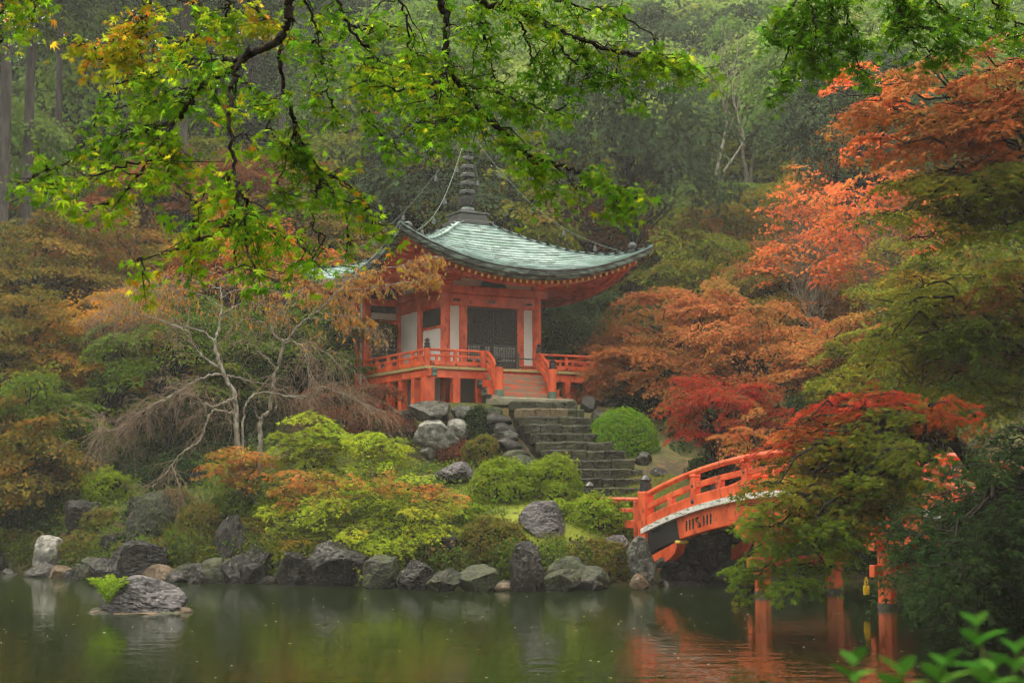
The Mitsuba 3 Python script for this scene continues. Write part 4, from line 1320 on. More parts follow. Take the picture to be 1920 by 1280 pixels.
def crown_points(c, r, n, g, up=.35):
    """n places in the outer part of an egg shaped crown, and the way each faces."""
    d = g.normal(size=(n * 3, 3))
    d /= np.linalg.norm(d, axis=1, keepdims=True)
    d = d[(d[:, 2] > -.45)][:n]
    k = g.uniform(.40, 1.0, (len(d), 1)) ** .6
    lump = .90 + .50 * meshkit.noise(d * 2.1 + g.uniform(0, 50, 3))[:, None]
    p = c + d * k * lump * r
    nr = d * (1 - up) + np.array([0, 0, 1.0]) * up + g.normal(0, .12, d.shape)
    return p, nr


def grow(name, base, crown, rad, pal, g, label, cat='tree', group=None, ns=70, sr=.9, per=130, leaf=.13, tmpl=RHOMB, up=.86, tilt=.40, thick=.06, droop=.24, trunk=.14, tiers=0,
         bark='bark_dark', mat='leaf', fork=.35, limbs=True, hue=None, key=None):
    """A whole tree: trunk and limbs in one part, the crown in another."""
    t = key or thing(name, label, cat, group)
    base, crown = np.asarray(base, float), np.asarray(crown, float)
    p, nr = crown_points(crown, np.asarray(rad, float), ns, g, up)
    if tiers:   # fans stand in storeys, as on a Japanese maple
        ph = np.sin(p[:, 0] * 1.1 + crown[0]) * .25 * tiers + np.cos(p[:, 1] * .9) * .2 * tiers
        p[:, 2] = (np.round((p[:, 2] - ph) / tiers)) * tiers + ph + g.normal(0, .26 * tiers, len(p))
        out = p[:, :2] - crown[:2]
        nr = np.column_stack([out * .16, np.ones(len(p))]) + g.normal(0, .24, p.shape)
    lv = sprays(p, nr, sr * g.uniform(.5, 1.3, len(p)), per, leaf, pal, g, tmpl, tilt, thick, droop, hue=hue)
    put_leaves([lv], 'crown', t, mat)
    wood(t, base, crown, p, g, trunk, bark, fork)
    return t


def wood(t, base, crown, p, g, trunk, bark, fork=.35):
    f = base + (crown - base) * fork
    f[:2] = base[:2] + (crown[:2] - base[:2]) * fork + g.normal(0, .1, 2)
    m = MB()
    top = crown + [0, 0, .15 * (crown[2] - base[2])]
    m.tube(smooth_path([base - [0, 0, .4], (base + f) / 2 + np.append(g.normal(0, .08, 2), 0), f, (f + top) / 2 + np.append(g.normal(0, .15, 2), 0), top], 12), np.linspace(trunk, trunk * .25, 12), 8)
    q = g.uniform(.0, .75, len(p))[:, None]
    st = f * (1 - q) + top * q
    lp = limb_paths(st, p, g, 7, .10, .05)
    v, fc = tubes(lp, np.linspace(1, .22, 7)[None] * trunk * g.uniform(.14, .36, (len(p), 1)), 4)
    m.add(v, fc)
    return put('trunk', m, bark, t, smooth=True)


def px_tree(name, x0, y0, x1, y1, Y, pal, seed, label, depth=.9, grow_by=.10, **kw):
    """A tree whose crown fills the box of pixels at distance Y."""
    g = np.random.default_rng(seed)
    e = grow_by * (x1 - x0)
    a, b = P(x0 - e, y1 + 1.3 * e, Y), P(x1 + e, y0, Y)
    c = (a + b) / 2
    rx, rz = (b[0] - a[0]) / 2, (b[2] - a[2]) / 2
    z = float(ground_z(c[0], Y))
    z = min(z, a[2] - .4)
    sr = kw.pop('sr', .34 * min(rx, rz) + .22)
    leaf = kw.setdefault('leaf', .0022 * Y)
    if name in ('maple_tree', 'lime_tree'):
        kw.setdefault('tiers', .30 * rz + .25)
    else:
        kw.setdefault('up', .6)
    area = math.pi * rx * rz
    ns = kw.pop('ns', int(np.clip(area * 3.4 / (sr * sr * 1.2), 24, 170)))
    per = kw.pop('per', int(np.clip(area * 2 * kw.pop('lai', 3.0) / (.36 * leaf * leaf) / ns, 20, 420)))
    return grow(name, (c[0] + g.normal(0, .2 * rx), Y, z), c, (rx * .96, rx * depth * .85, rz * .92), PAL[pal], g, label, ns=ns, sr=sr, per=per, **kw)


def understory(name, x0, x1, y0, y1, n, pal, g, leaf, label, hmax=.9, keep=None):
    """Low leafy cover on the ground of a wood."""
    x, y = g.uniform(x0, x1, n), g.uniform(y0, y1, n)
    ok = (np.abs(x) < y * .37 + 2) & ~((np.abs(x + 1) < 6.5) & (y > 43.5) & (y < 55.5))
    if keep is not None:
        ok &= keep(x, y)
    x, y = x[ok], y[ok]
    h = hmax * meshkit.noise(np.stack([x * .5, y * .5, 0 * x], 1), 4) * g.uniform(.3, 1, len(x))
    c = np.stack([x, y, ground_z(x, y) + h], 1)
    put_leaves([sprays(c, np.tile([0, -.25, 1.0], (len(c), 1)) + g.normal(0, .25, c.shape), g.uniform(.3, .6, len(c)), 18, leaf, PAL[pal], g, RHOMB, .5, .2, .35, hue=.7)], name, None, label=label, cat='undergrowth', kind='stuff')


understory('undergrowth', -30, 30, 45.5, 74, 3800, 'evergreen', np.random.default_rng(3), .17, 'dark evergreen undergrowth covering the floor of the wood')
understory('undergrowth', -22, -6, 41.5, 50, 1100, 'deep', np.random.default_rng(4), .12, 'low dark ferns and seedlings in the hollow left of the cherries', .6, lambda x, y: y > 43.2 + .18 * (x + 14))  # the shade of the hollow is put into the dark leaf colour

understory('ground_cover', -15, 3.2, 36.4, 45.5, 4200, 'green', np.random.default_rng(6), .085, 'low mixed green ground cover between the island shrubs and rocks', .38, lambda x, y: ((x < -1.8) | (meshkit.noise(np.stack([x, y, 0 * x], 1), 8) > .62)) & (ground_z(x, y) > .30))

def bank_cover():
    g = np.random.default_rng(12)
    x = g.uniform(-30, 1190, 1250)
    ys = np.interp(x, [0, 60, 170, 420, 600, 800, 950, 1100, 1210], [1068, 1074, 1084, 1090, 1094, 1100, 1103, 1102, 1097])
    ok = meshkit.noise(np.stack([x * .018, 0 * x, 0 * x], 1), 5) > .30
    c = np.array([P(a, b, water_dist(b) + d) for a, b, d in zip(x[ok], ys[ok], g.uniform(.15, 1.1, ok.sum()))])
    c[:, 2] = g.uniform(.45, 1.25, len(c)) * g.uniform(.6, 1, len(c))
    put_leaves([sprays(c, np.tile([0, -.7, .7], (len(c), 1)) + g.normal(0, .3, c.shape), g.uniform(.16, .42, len(c)), 40, .075, PAL['azaleabrown'] + PAL['green'] + PAL['deep'], g, RHOMB, .5, .2, .7, hue=.8)],
               'creeping_plants', None, label='creeping plants hanging over the shore rocks', cat='undergrowth', kind='stuff')


bank_cover()

# ---- maples and other trees behind the hall and round the pond
TR = px_tree
TR('maple_tree', 1260, 690, 1450, 830, 40.0, 'crimson', 31, 'dark crimson maple right of the round clipped bush', leaf=.095, tmpl=STAR3, lai=2.2)
TR('maple_tree', 1350, 790, 1450, 862, 37.5, 'salmon', 32, 'small salmon coloured maple sprays just above the bridge rail', leaf=.09, tmpl=STAR3, lai=1.8, ns=16)
TR('maple_tree', 1120, 630, 1340, 790, 47.0, 'rust', 33, 'rusty maple right of the hall deck', leaf=0.101)
TR('maple_tree', 1140, 535, 1400, 720, 50.5, 'salmon', 34, 'large salmon orange maple right of the hall roof', leaf=0.105)
TR('maple_tree', 1320, 580, 1560, 740, 46.5, 'salmon', 35, 'orange brown maple above the crimson maple', leaf=0.101)
TR('maple_tree', 1480, 600, 1700, 740, 43.5, 'salmon', 36, 'salmon maple between the crimson maple and the green maple at right', leaf=0.097)
TR('maple_tree', 1180, 440, 1420, 590, 60.0, 'olivegreen', 37, 'olive green maple just right of the roof tip', leaf=0.126)
TR('maple_tree', 935, 372, 1200, 490, 66.0, 'rust', 38, 'dull red maple rising behind the hall roof', leaf=0.134)
TR('maple_tree', 1120, 395, 1350, 500, 70.0, 'olivegreen', 39, 'olive maple behind the dull red maple', leaf=0.143)
TR('maple_tree', 1290, 370, 1500, 500, 65.0, 'olive', 40, 'brownish maple left of the coral maple', leaf=0.134)
TR('maple_tree', 1400, 450, 1560, 600, 57.0, 'rust', 41, 'rust coloured maple below the coral maple', leaf=0.118)
TR('maple_tree', 1450, 330, 1600, 560, 52.0, 'coral', 42, 'bright coral maple with a pale slender trunk, the left of the two', lai=.8, leaf=.14, bark='bark_pale', sr=.55, trunk=.09)
TR('maple_tree', 1560, 310, 1770, 590, 49.0, 'coral', 43, 'bright coral maple, the right of the two, beside the olive boughs', lai=1.1, leaf=.14, bark='bark_pale', sr=.6, trunk=.09)
TR('evergreen_tree', 1010, 540, 1200, 745, 55.0, 'evergreen', 44, 'dark evergreen in the shade right of the hall', leaf=.15, up=.45)
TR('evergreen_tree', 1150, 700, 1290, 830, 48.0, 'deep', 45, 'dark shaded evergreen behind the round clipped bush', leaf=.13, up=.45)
TR('evergreen_tree', 560, 300, 790, 470, 66.0, 'hilldark', 46, 'dark evergreen behind the far left tip of the hall roof', leaf=.18, up=.4)
TR('evergreen_tree', 720, 290, 960, 430, 72.0, 'hilldark', 47, 'dark evergreen behind the roof finial', leaf=.19, up=.4)
TR('evergreen_tree', 1060, 250, 1260, 420, 80.0, 'hilldark', 48, 'dark evergreen above the dull red maple', leaf=.22, up=.4)
TR('maple_tree', 330, 420, 620, 590, 57.0, 'orange', 51, 'orange maple behind the weeping cherries', leaf=0.118)
TR('maple_tree', 90, 540, 330, 740, 50.0, 'amber', 52, 'amber orange maple left of the weeping cherries', leaf=0.105)
TR('maple_tree', 120, 420, 400, 590, 58.0, 'olive', 53, 'olive and orange maple behind the amber maple', leaf=0.122)
TR('maple_tree', -60, 380, 190, 600, 55.0, 'olive', 54, 'olive maple among the cedar trunks at left', leaf=0.118)
TR('maple_tree', -80, 560, 120, 760, 49.0, 'olive', 55, 'olive brown maple at the left edge under the cedars', leaf=0.105)
TR('maple_tree', 200, 290, 470, 430, 64.0, 'rust', 56, 'dull red maple deep in the left wood', leaf=0.134)
TR('maple_tree', 440, 290, 640, 450, 66.0, 'rust', 57, 'reddish brown maple seen through the green maple bough', leaf=0.134)
TR('maple_tree', 190, 560, 470, 760, 48.5, 'green', 58, 'green maple behind the left weeping cherry', leaf=0.101)
TR('maple_tree', 440, 560, 700, 720, 50.5, 'green', 59, 'green maple behind the right weeping cherry', leaf=0.105)
TR('maple_tree', -50, 700, 170, 860, 45.5, 'green', 60, 'dark green maple at the left edge above the shore', leaf=0.097)
TR('maple_tree', -60, 760, 140, 950, 44.0, 'olive', 61, 'brown and green maple leaning over the far left shore', leaf=.11, trunk=.10)
TR('evergreen_tree', 140, 720, 330, 900, 52.0, 'deep', 62, 'dark evergreen in the hollow left of the weeping cherries', leaf=.13, up=.45)  # fills a shaded gap, the shade put into its leaf colour
TR('maple_shrub', 590, 700, 752, 850, 45.3, 'brownred', 63, 'low mound shaped maple with brownish red fine leaves left of the terrace wall', cat='shrub', leaf=.075, tmpl=STAR3, lai=2.6, trunk=.07)
TR('maple_tree', 1560, 620, 1800, 800, 41.0, 'olivegreen', 71, 'olive green maple partly hidden behind the green maple at right', leaf=0.092)
TR('maple_tree', 1660, 420, 1960, 680, 46.0, 'olivegreen', 72, 'olive maple glimpsed behind the dark maple limbs at right', leaf=0.101)
TR('maple_tree', 1230, 570, 1420, 700, 54.0, 'olive', 73, 'olive maple between the two salmon maples', leaf=0.113)
TR('maple_tree', 1380, 480, 1600, 640, 55.0, 'olive', 74, 'olive brown maple beneath the coral maples', leaf=0.113)
TR('maple_tree', 1600, 480, 1800, 640, 53.0, 'salmon', 75, 'salmon maple under the right coral maple', leaf=0.109)
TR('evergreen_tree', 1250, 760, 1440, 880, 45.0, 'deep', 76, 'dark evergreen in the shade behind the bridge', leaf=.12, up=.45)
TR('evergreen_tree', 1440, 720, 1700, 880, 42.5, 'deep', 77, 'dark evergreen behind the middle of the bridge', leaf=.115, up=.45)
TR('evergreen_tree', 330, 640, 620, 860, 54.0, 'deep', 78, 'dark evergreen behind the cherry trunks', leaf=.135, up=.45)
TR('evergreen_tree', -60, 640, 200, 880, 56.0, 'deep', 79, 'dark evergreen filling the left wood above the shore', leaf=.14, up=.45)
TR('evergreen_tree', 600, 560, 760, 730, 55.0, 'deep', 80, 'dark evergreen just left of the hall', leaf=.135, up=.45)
TR('maple_tree', 560, 400, 760, 560, 60.0, 'olive', 81, 'olive maple above the far left tip of the hall roof', leaf=0.126)
TR('maple_tree', 10, 440, 260, 640, 60.0, 'rust', 82, 'rusty maple behind the cedar trunks at left', leaf=0.126)
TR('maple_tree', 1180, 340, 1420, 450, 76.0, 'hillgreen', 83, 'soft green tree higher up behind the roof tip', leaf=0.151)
TR('maple_tree', 1400, 340, 1560, 470, 72.0, 'olivegreen', 84, 'olive tree behind the left coral maple', leaf=0.143)
TR('lime_tree', 1490, 250, 1700, 345, 76.0, 'lime', 64, 'lime green tree on the hill above the coral maples', leaf=.19)
TR('lime_tree', 1350, 255, 1490, 350, 80.0, 'lime', 65, 'small lime green tree left of the larger lime tree', leaf=.19)
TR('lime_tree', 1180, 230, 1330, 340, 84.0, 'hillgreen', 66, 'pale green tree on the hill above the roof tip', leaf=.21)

# ------------------------------------------------------------------ the hill: trees of a few shapes, repeated
def template(kind, pal, seed):
    """(crown ply, wood ply) of a hill tree standing at the origin."""
    g = np.random.default_rng(seed)
    m = MB()
    if kind == 'broad':
        c, r = np.array([0, 0, 7.6]), np.array([3.4, 3.4, 3.2])
        p, nr = crown_points(c, r, 74, g, .50)
        lv = sprays(p, nr, g.uniform(.55, 1.15, len(p)), 100, .225, PAL[pal], g, RHOMB, .5, .16, .35, hue=.6)
        f = np.array([0, 0, 3.5])
    elif kind == 'maple':
        c, r = np.array([0, 0, 5.4]), np.array([3.5, 3.5, 2.2])
        p, nr = crown_points(c, r, 76, g, .66)
        lv = sprays(p, nr, g.uniform(.55, 1.1, len(p)), 105, .18, PAL[pal], g, RHOMB, .42, .10, .28, hue=.6)
        f = np.array([0, 0, 2.2])
    else:   # conifer: whorls of hanging boughs
        z = np.sort(g.uniform(5, 20, 120))
        w = 3.0 * (1 - (z - 5) / 16.5) * g.uniform(.45, 1, 120)
        a = g.random(120) * 6.283
        d = np.stack([np.cos(a), np.sin(a), 0 * a], 1)
        p = d * w[:, None] * .75 + np.stack([0 * z, 0 * z, z - .25 * w], 1)
        nr = d * .55 + [0, 0, .8]
        lv = sprays(p, nr, .45 + .32 * w, 34, .34, PAL[pal], g, RHOMB, .35, .10, .7, hue=.6)
        c, f = np.array([0, 0, 20.5]), np.array([0, 0, 8.0])
    m.tube([(0, 0, -1.5), f * [1, 1, .5], f, c], [.24, .2, .16, .05], 6)
    st = f * (1 - (q := g.uniform(0, .8, (len(p), 1)))) + c * q
    v, fc = tubes(limb_paths(st, p, g, 5, .08, .04), np.linspace(1, .25, 5)[None] * g.uniform(.015, .04, (len(p), 1)), 3)
    m.add(v, fc)
    mk = lambda arr, b, col=None, sm=False: mikit.ply(trimesh.Trimesh(arr[0], arr[1], process=False), 'mat_' + b, smooth=sm, color=col)
    return mk(lv[:2], 'leaf', lv[2]), mk(m.arrays(), 'bark_cedar' if kind == 'conifer' else 'bark_dark', None, True)


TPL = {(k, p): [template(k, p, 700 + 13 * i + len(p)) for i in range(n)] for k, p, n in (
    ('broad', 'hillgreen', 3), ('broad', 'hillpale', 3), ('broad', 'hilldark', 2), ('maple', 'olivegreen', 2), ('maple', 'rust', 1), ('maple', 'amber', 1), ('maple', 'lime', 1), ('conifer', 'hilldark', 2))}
WORDS = {('broad', 'hillgreen'): ('broadleaf_tree', 'soft green broadleaf tree on the misty hillside', 'green broadleaf trees on the hill'),
         ('broad', 'hillpale'): ('broadleaf_tree', 'pale yellowish green tree on the misty hillside', 'pale green trees on the hill'),
         ('broad', 'hilldark'): ('broadleaf_tree', 'dark green broadleaf tree on the misty hillside', 'dark broadleaf trees on the hill'),
         ('maple', 'olivegreen'): ('maple_tree', 'olive green maple on the misty hillside', 'olive maples on the hill'),
         ('maple', 'rust'): ('maple_tree', 'rust coloured maple low on the misty hillside', 'rusty maples on the hill'),
         ('maple', 'amber'): ('maple_tree', 'amber maple low on the misty hillside', 'amber maples on the hill'),
         ('maple', 'lime'): ('maple_tree', 'lime green maple low on the misty hillside', 'lime maples on the hill'),
         ('conifer', 'hilldark'): ('conifer_tree', 'tall dark conifer fading into the mist on the hill', 'dark conifers on the hill')}
rng = np.random.default_rng(99)


def hill_tree(kp, x, y, s):
    name, label, group = WORDS[kp]
    band = 'low on' if y < 76 else 'halfway up' if y < 105 else 'high on'
    u = x / y
    side = ('behind the leftmost cedars' if u < -.25 else 'above the weeping cherries' if u < -.12 else 'above the hall roof' if u < .03 else 'between the hall and the coral maples' if u < .16 else 'above the coral maples' if u < .27 else 'beyond the right edge maples')
    t = thing(name, label.replace('low on the misty', 'on the misty').replace('on the misty hillside', band + ' the misty hillside ' + side).replace('fading into the mist on the hill', band + ' the misty hill ' + side), 'tree', group + ', ' + band.split()[0] + ', ' + side)
    cr, wd = TPL[kp][rng.integers(len(TPL[kp]))]
    tw = T().translate([x, y, float(ground_z(x, y)) - .2]).rotate([0, 0, 1], float(rng.uniform(0, 360))).scale([s * rng.uniform(.9, 1.12), s * rng.uniform(.9, 1.12), s * rng.uniform(.88, 1.15)])
    for n_, d in (('crown', cr), ('trunk', wd)):
        scene[newkey(n_, t)] = {**d, 'to_world': tw}


row, y = 0, 62.0
while y < 168:
    half = y * .385 + 3
    step = 4.6 + (y - 60) * .012
    for x in np.arange(-half + (row % 2) * step / 2, half + .1, step):
        xx, yy = x + rng.uniform(-1.1, 1.1), y + rng.uniform(-1.4, 1.4)
        if any(abs(xx - (cx - 960) / FOC * yy) < 2.2 and yy < cy for cx, cy in ((-2, 60), (40, 62), (92, 70), (336, 66), (524, 72), (196, 74), (1300, 77), (1345, 78), (1400, 79))):
            continue
        r = rng.random()
        u = xx / half
        if u < -.12 and yy > 74:
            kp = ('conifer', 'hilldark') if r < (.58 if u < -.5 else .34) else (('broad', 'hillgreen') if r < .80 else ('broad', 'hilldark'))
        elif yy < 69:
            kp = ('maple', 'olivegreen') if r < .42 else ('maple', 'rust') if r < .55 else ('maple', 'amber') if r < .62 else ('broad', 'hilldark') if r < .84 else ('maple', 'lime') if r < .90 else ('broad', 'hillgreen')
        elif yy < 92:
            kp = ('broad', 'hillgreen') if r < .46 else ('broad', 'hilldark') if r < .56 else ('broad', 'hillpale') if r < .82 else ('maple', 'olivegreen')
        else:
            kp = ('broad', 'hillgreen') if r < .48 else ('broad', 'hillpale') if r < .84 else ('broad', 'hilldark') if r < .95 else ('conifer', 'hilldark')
        hill_tree(kp, xx, yy, rng.uniform(.85, 1.25))
    y += step * .95
    row += 1

# ---- cedar trunks at the left
def cedar(x, w, Y, label, top=26):
    g = np.random.default_rng(int(x) + 900)
    t = thing('cedar_tree', label, 'tree')
    b = P(x, 700, Y)
    z = float(ground_z(b[0], Y))
    r = w / 2 / FOC * Y
    m = MB()
    zs = np.linspace(z - .5, z + top, 14)
    m.tube(np.column_stack([b[0] + np.cumsum(g.normal(0, .02, 14)), Y + 0 * zs, zs]), np.linspace(r * 1.12, r * .45, 14), 12)
    for k in range(7):   # dead stubs
        zz, a = z + g.uniform(6, 15), g.uniform(0, 6.28)
        m.tube([(b[0], Y, zz), (b[0] + math.cos(a) * .8, Y + math.sin(a) * .8, zz + .05)], [.035, .012], 5)
    put('trunk', m, 'bark_cedar', t, smooth=True)
    n = 90
    zz = g.uniform(z + 15, z + top, n)
    wd = 3.4 * (1 - (zz - z - 14) / (top - 10)) * g.uniform(.3, 1, n)
    a = g.random(n) * 6.283
    d = np.stack([np.cos(a), np.sin(a), 0 * a], 1)
    p = d * wd[:, None] + np.stack([b[0] + 0 * zz, Y + 0 * zz, zz - .3 * wd], 1)
    put_leaves([sprays(p, d * .5 + [0, 0, .8], .5 + .25 * wd, 110, .19, PAL['hilldark'], g, RHOMB, .35, .12, .8, hue=.6)], 'crown', t)
    v, f = tubes(limb_paths(np.stack([b[0] + 0 * zz, Y + 0 * zz, zz], 1), p, g, 5, .05, .04), np.linspace(.05, .012, 5)[None] * np.ones((n, 1)), 3)
    put('boughs', (v, f), 'bark_cedar', t)


for x, w, Y, lb in ((-2, 26, 58, 'cedar with a straight brown trunk cut by the left edge'), (40, 22, 60, 'cedar with a straight pale trunk nearest the left edge'), (92, 15, 68, 'thin cedar trunk behind the two at the left edge'), (336, 21, 64, 'cedar trunk standing behind the big green maple bough'),
                   (524, 15, 70, 'slender cedar trunk just left of the hall roof'), (196, 14, 72, 'slender cedar deep in the left mist'), (430, 13, 86, 'thin far cedar trunk in the left mist'), (690, 14, 84, 'slender cedar trunk left of the roof finial')):
    cedar(x, w, Y, lb)


# ---- bare pale trees on the right hill
def bare_tree(x, y, Y, h, seed, label):
    g = np.random.default_rng(seed)
    t = thing('bare_tree', label, 'tree')
    b = P(x, y, Y)
    paths, radii = [], []

    def go(p, d, L, r, lvl):
        pts, q = [p], d.copy()
        for _ in range(5):
            q = q + g.normal(0, .13, 3) + [0, 0, .06]
            q /= np.linalg.norm(q)
            pts.append(pts[-1] + q * L / 5)
        paths.append(pts)
        radii.append(np.linspace(r, r * .5, 6))
        if lvl < 4:
            for k in range(2 if lvl else 3):
                e = q + g.normal(0, .38, 3) * [1, .7, .5]
                go(pts[-1] if k < 2 else pts[3], e / np.linalg.norm(e), L * g.uniform(.6, .82), r * .52, lvl + 1)
    gz = float(ground_z(b[0], b[1])) - .3
    for o in (np.zeros(3), np.array([.25, .2, 0])):
        paths.append([np.array([b[0], b[1], gz]) + o * .5 + (b + o - np.array([b[0], b[1], gz]) - o * .5) * q for q in np.linspace(0, 1, 6)])
        radii.append(np.linspace(.20, .15, 6))
    go(b, np.array([g.normal(0, .25), 0, 1.0]), h * .36, .15, 0)
    go(b + [.25, .2, 0], np.array([g.normal(.3, .2), 0, 1.0]), h * .32, .12, 1)
    v, f = tubes(np.array(paths), np.array(radii), 5)
    put('limbs', (v, f), 'bark_pale', t, smooth=True)


for i, (x, y, Y, h, lb) in enumerate(((1345, 330, 76, 8.5, 'bare pale forked tree on the hill left of centre'), (1290, 300, 80, 7.5, 'bare pale tree leaning left on the hill'), (1490, 300, 75, 5.0, 'small bare pale tree above the lime tree'), (1400, 330, 78, 7.0, 'bare pale tree right of the forked one'), (1230, 270, 84, 7.0, 'faint bare tree high on the hill'))):
    bare_tree(x, y, Y, h, 50 + i, lb)

# ---- tall trees on the near bank behind the camera and beside the pond, which shut out the low sky
for i, (x, y, s) in enumerate(((-34, -14, 2.0), (-24, -18, 2.2), (-14, -15, 2.1), (-5, -19, 2.3), (5, -16, 2.1), (14, -18, 2.2), (24, -13, 2.0), (34, -9, 2.0), (-30, -26, 2.6), (-10, -29, 2.6), (10, -30, 2.6), (29, -26, 2.6), (17, 6, 1.7), (20, 16, 1.6), (23, 25, 1.6), (-42, 4, 1.9), (-40, 18, 1.9), (-38, 30, 1.8))):
    t = thing('broadleaf_tree', 'tall dark tree on the bank outside the view', 'tree', 'tall trees on the near bank')
    cr, wd = TPL[('broad', 'hilldark')][i % 2]
    tw = T().translate([x, y, float(ground_z(x, y)) - .2]).rotate([0, 0, 1], 47.0 * i).scale([s, s, s * 1.05])
    for n_, d in (('crown', cr), ('trunk', wd)):
        scene[newkey(n_, t)] = {**d, 'to_world': tw}

# ------------------------------------------------------------------ the big maples of the right bank
def bough_tree(name, base, fork, targets, seed, label, leaf=.07, tmpl=STAR5, sr=.55, per=170, trunk=.16, n_along=5, spread=.45, droop=.45, mat='leaf_wet', bark='bark_dark', jitter=.5, extra=None, cat='tree', share=1.0):
    """Limbs run from the fork to targets (x, y, Y, palette); leaf fans hang in tiers along each limb."""
    g = np.random.default_rng(seed)
    t = thing(name, label, cat)
    fork, base = np.asarray(fork, float), np.asarray(base, float)
    ends = np.array([P(x, y, Y) for x, y, Y, _ in targets])
    # limbs leave the trunk at a few heights and fork in turn
    dirs = ends - fork
    starts = fork + dirs * g.uniform(0, .22, (len(ends), 1)) * [1, 1, .4]
    lp = limb_paths(starts, ends, g, 14, .16, .035)
    m = MB()
    m.tube(smooth_path([base, base * .5 + fork * .5 + np.append(g.normal(0, .12, 2), 0), fork], 10), np.linspace(trunk, trunk * .72, 10), 10)
    v, f = tubes(lp, np.linspace(1, .16, 14)[None] ** 1.1 * trunk * g.uniform(.22, .42, (len(ends), 1)), 6)
    m.add(v, f)
    st = np.repeat(fork[None], len(ends), 0)
    v, f = tubes(limb_paths(st, starts + 1e-3, g, 5, .05, .02), np.linspace(1, .8, 5)[None] * trunk * .42 * np.ones((len(ends), 1)), 6)
    m.add(v, f)
    parts, tw0, tw1 = [], [], []
    for k, (x, y, Y, pal) in enumerate(targets):
        q = np.sort(g.uniform(.42, 1.04, n_along))
        i = np.minimum((q * 13).astype(int), 12)
        fr = (q * 13 - i)[:, None]
        c0 = lp[k][i] * (1 - fr) + lp[k][i + 1] * fr
        tdir = lp[k][-1] - lp[k][-4]
        tdir = tdir / np.linalg.norm(tdir)
        c = c0 + g.normal(0, 1, (n_along, 3)) * [spread, spread, spread * .42] * np.linspace(1, .45, n_along)[:, None]
        nr = np.tile([0, 0, 1.0], (n_along, 1)) + tdir * .30 + g.normal(0, .20, (n_along, 3)) + np.array([0, -.18, 0])
        parts.append(sprays(c, nr, sr * g.uniform(.65, 1.25, n_along), max(3, int(per * share)), leaf, PAL[pal], g, tmpl, .36, .045, droop, hue=.55))
        tw0.append(c0)
        tw1.append(c)
    c0, c1 = np.vstack(tw0), np.vstack(tw1)
    v, f = tubes(limb_paths(c0, c1, g, 6, .05, .05), np.linspace(.016, .006, 6)[None] * np.ones((len(c0), 1)), 4)
    m.add(v, f)
    # twigs inside each fan
    k = 5
    s0 = np.repeat(c1, k, 0)
    s1 = s0 + g.normal(0, 1, s0.shape) * [sr * .6, sr * .6, sr * .12] - [0, 0, sr * .1]
    v, f = tubes(limb_paths(s0, s1, g, 5, .06, .05), np.linspace(.007, .0025, 5)[None] * np.ones((len(s0), 1)), 3)
    m.add(v, f)
    put('trunk', m, bark, t, smooth=True)
    put_leaves(parts, 'leaves', t, mat, kind='stuff')
    return t


def tg(pal, Y, *pts, vary=1.2):
    g = np.random.default_rng(len(pts) * 7 + int(Y * 10))
    return [(x, y, Y + g.uniform(-vary, vary), pal) for x, y in pts]


bough_tree('maple_tree', P(1960, 1090, 25.5) * [1, 1, 0] + [0, 0, 1.2], P(1792, 828, 24.6),
           tg('redolive', 24.5, (1415, 852), (1445, 820), (1500, 790), (1560, 770), (1625, 762), (1690, 770), (1740, 760), (1530, 850), (1560, 815), (1620, 800))
           + tg('red', 24.2, (1440, 835), (1530, 770), (1600, 752), (1480, 800))
           + tg('olivegreen', 23.4, (1455, 908), (1510, 880), (1570, 850), (1610, 825), (1540, 930), (1610, 900), (1470, 950), (1620, 945), (1590, 960))
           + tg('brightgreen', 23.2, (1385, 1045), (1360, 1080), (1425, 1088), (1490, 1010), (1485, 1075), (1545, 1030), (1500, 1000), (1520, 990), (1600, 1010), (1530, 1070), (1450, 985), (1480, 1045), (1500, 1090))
           + tg('olivegreen', 23.6, (1645, 895), (1655, 955), (1610, 985), (1680, 985)) + tg('olive', 23.0, (1530, 975), (1590, 925), (1640, 960), (1490, 925), (1460, 985), (1560, 1005)),
           201, 'wide spreading maple, red on top and green below, drooping over the bridge', leaf=.078, sr=.42, per=105, n_along=5, trunk=.17, spread=.32, droop=.42)
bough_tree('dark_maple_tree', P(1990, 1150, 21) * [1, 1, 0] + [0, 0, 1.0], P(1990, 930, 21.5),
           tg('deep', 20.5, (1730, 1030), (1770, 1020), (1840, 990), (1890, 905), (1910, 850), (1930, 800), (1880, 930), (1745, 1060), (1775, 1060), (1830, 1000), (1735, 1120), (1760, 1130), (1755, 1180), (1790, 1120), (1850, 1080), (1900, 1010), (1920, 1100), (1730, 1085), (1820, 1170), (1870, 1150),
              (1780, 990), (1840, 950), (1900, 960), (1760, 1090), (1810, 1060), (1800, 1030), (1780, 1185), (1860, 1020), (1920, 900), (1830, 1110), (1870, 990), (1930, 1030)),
           202, 'dense dark green tree overhanging the water at the lower right', leaf=.085, tmpl=STAR3, sr=.46, per=150, n_along=5, trunk=.16, spread=.45, droop=.6, mat='leaf')
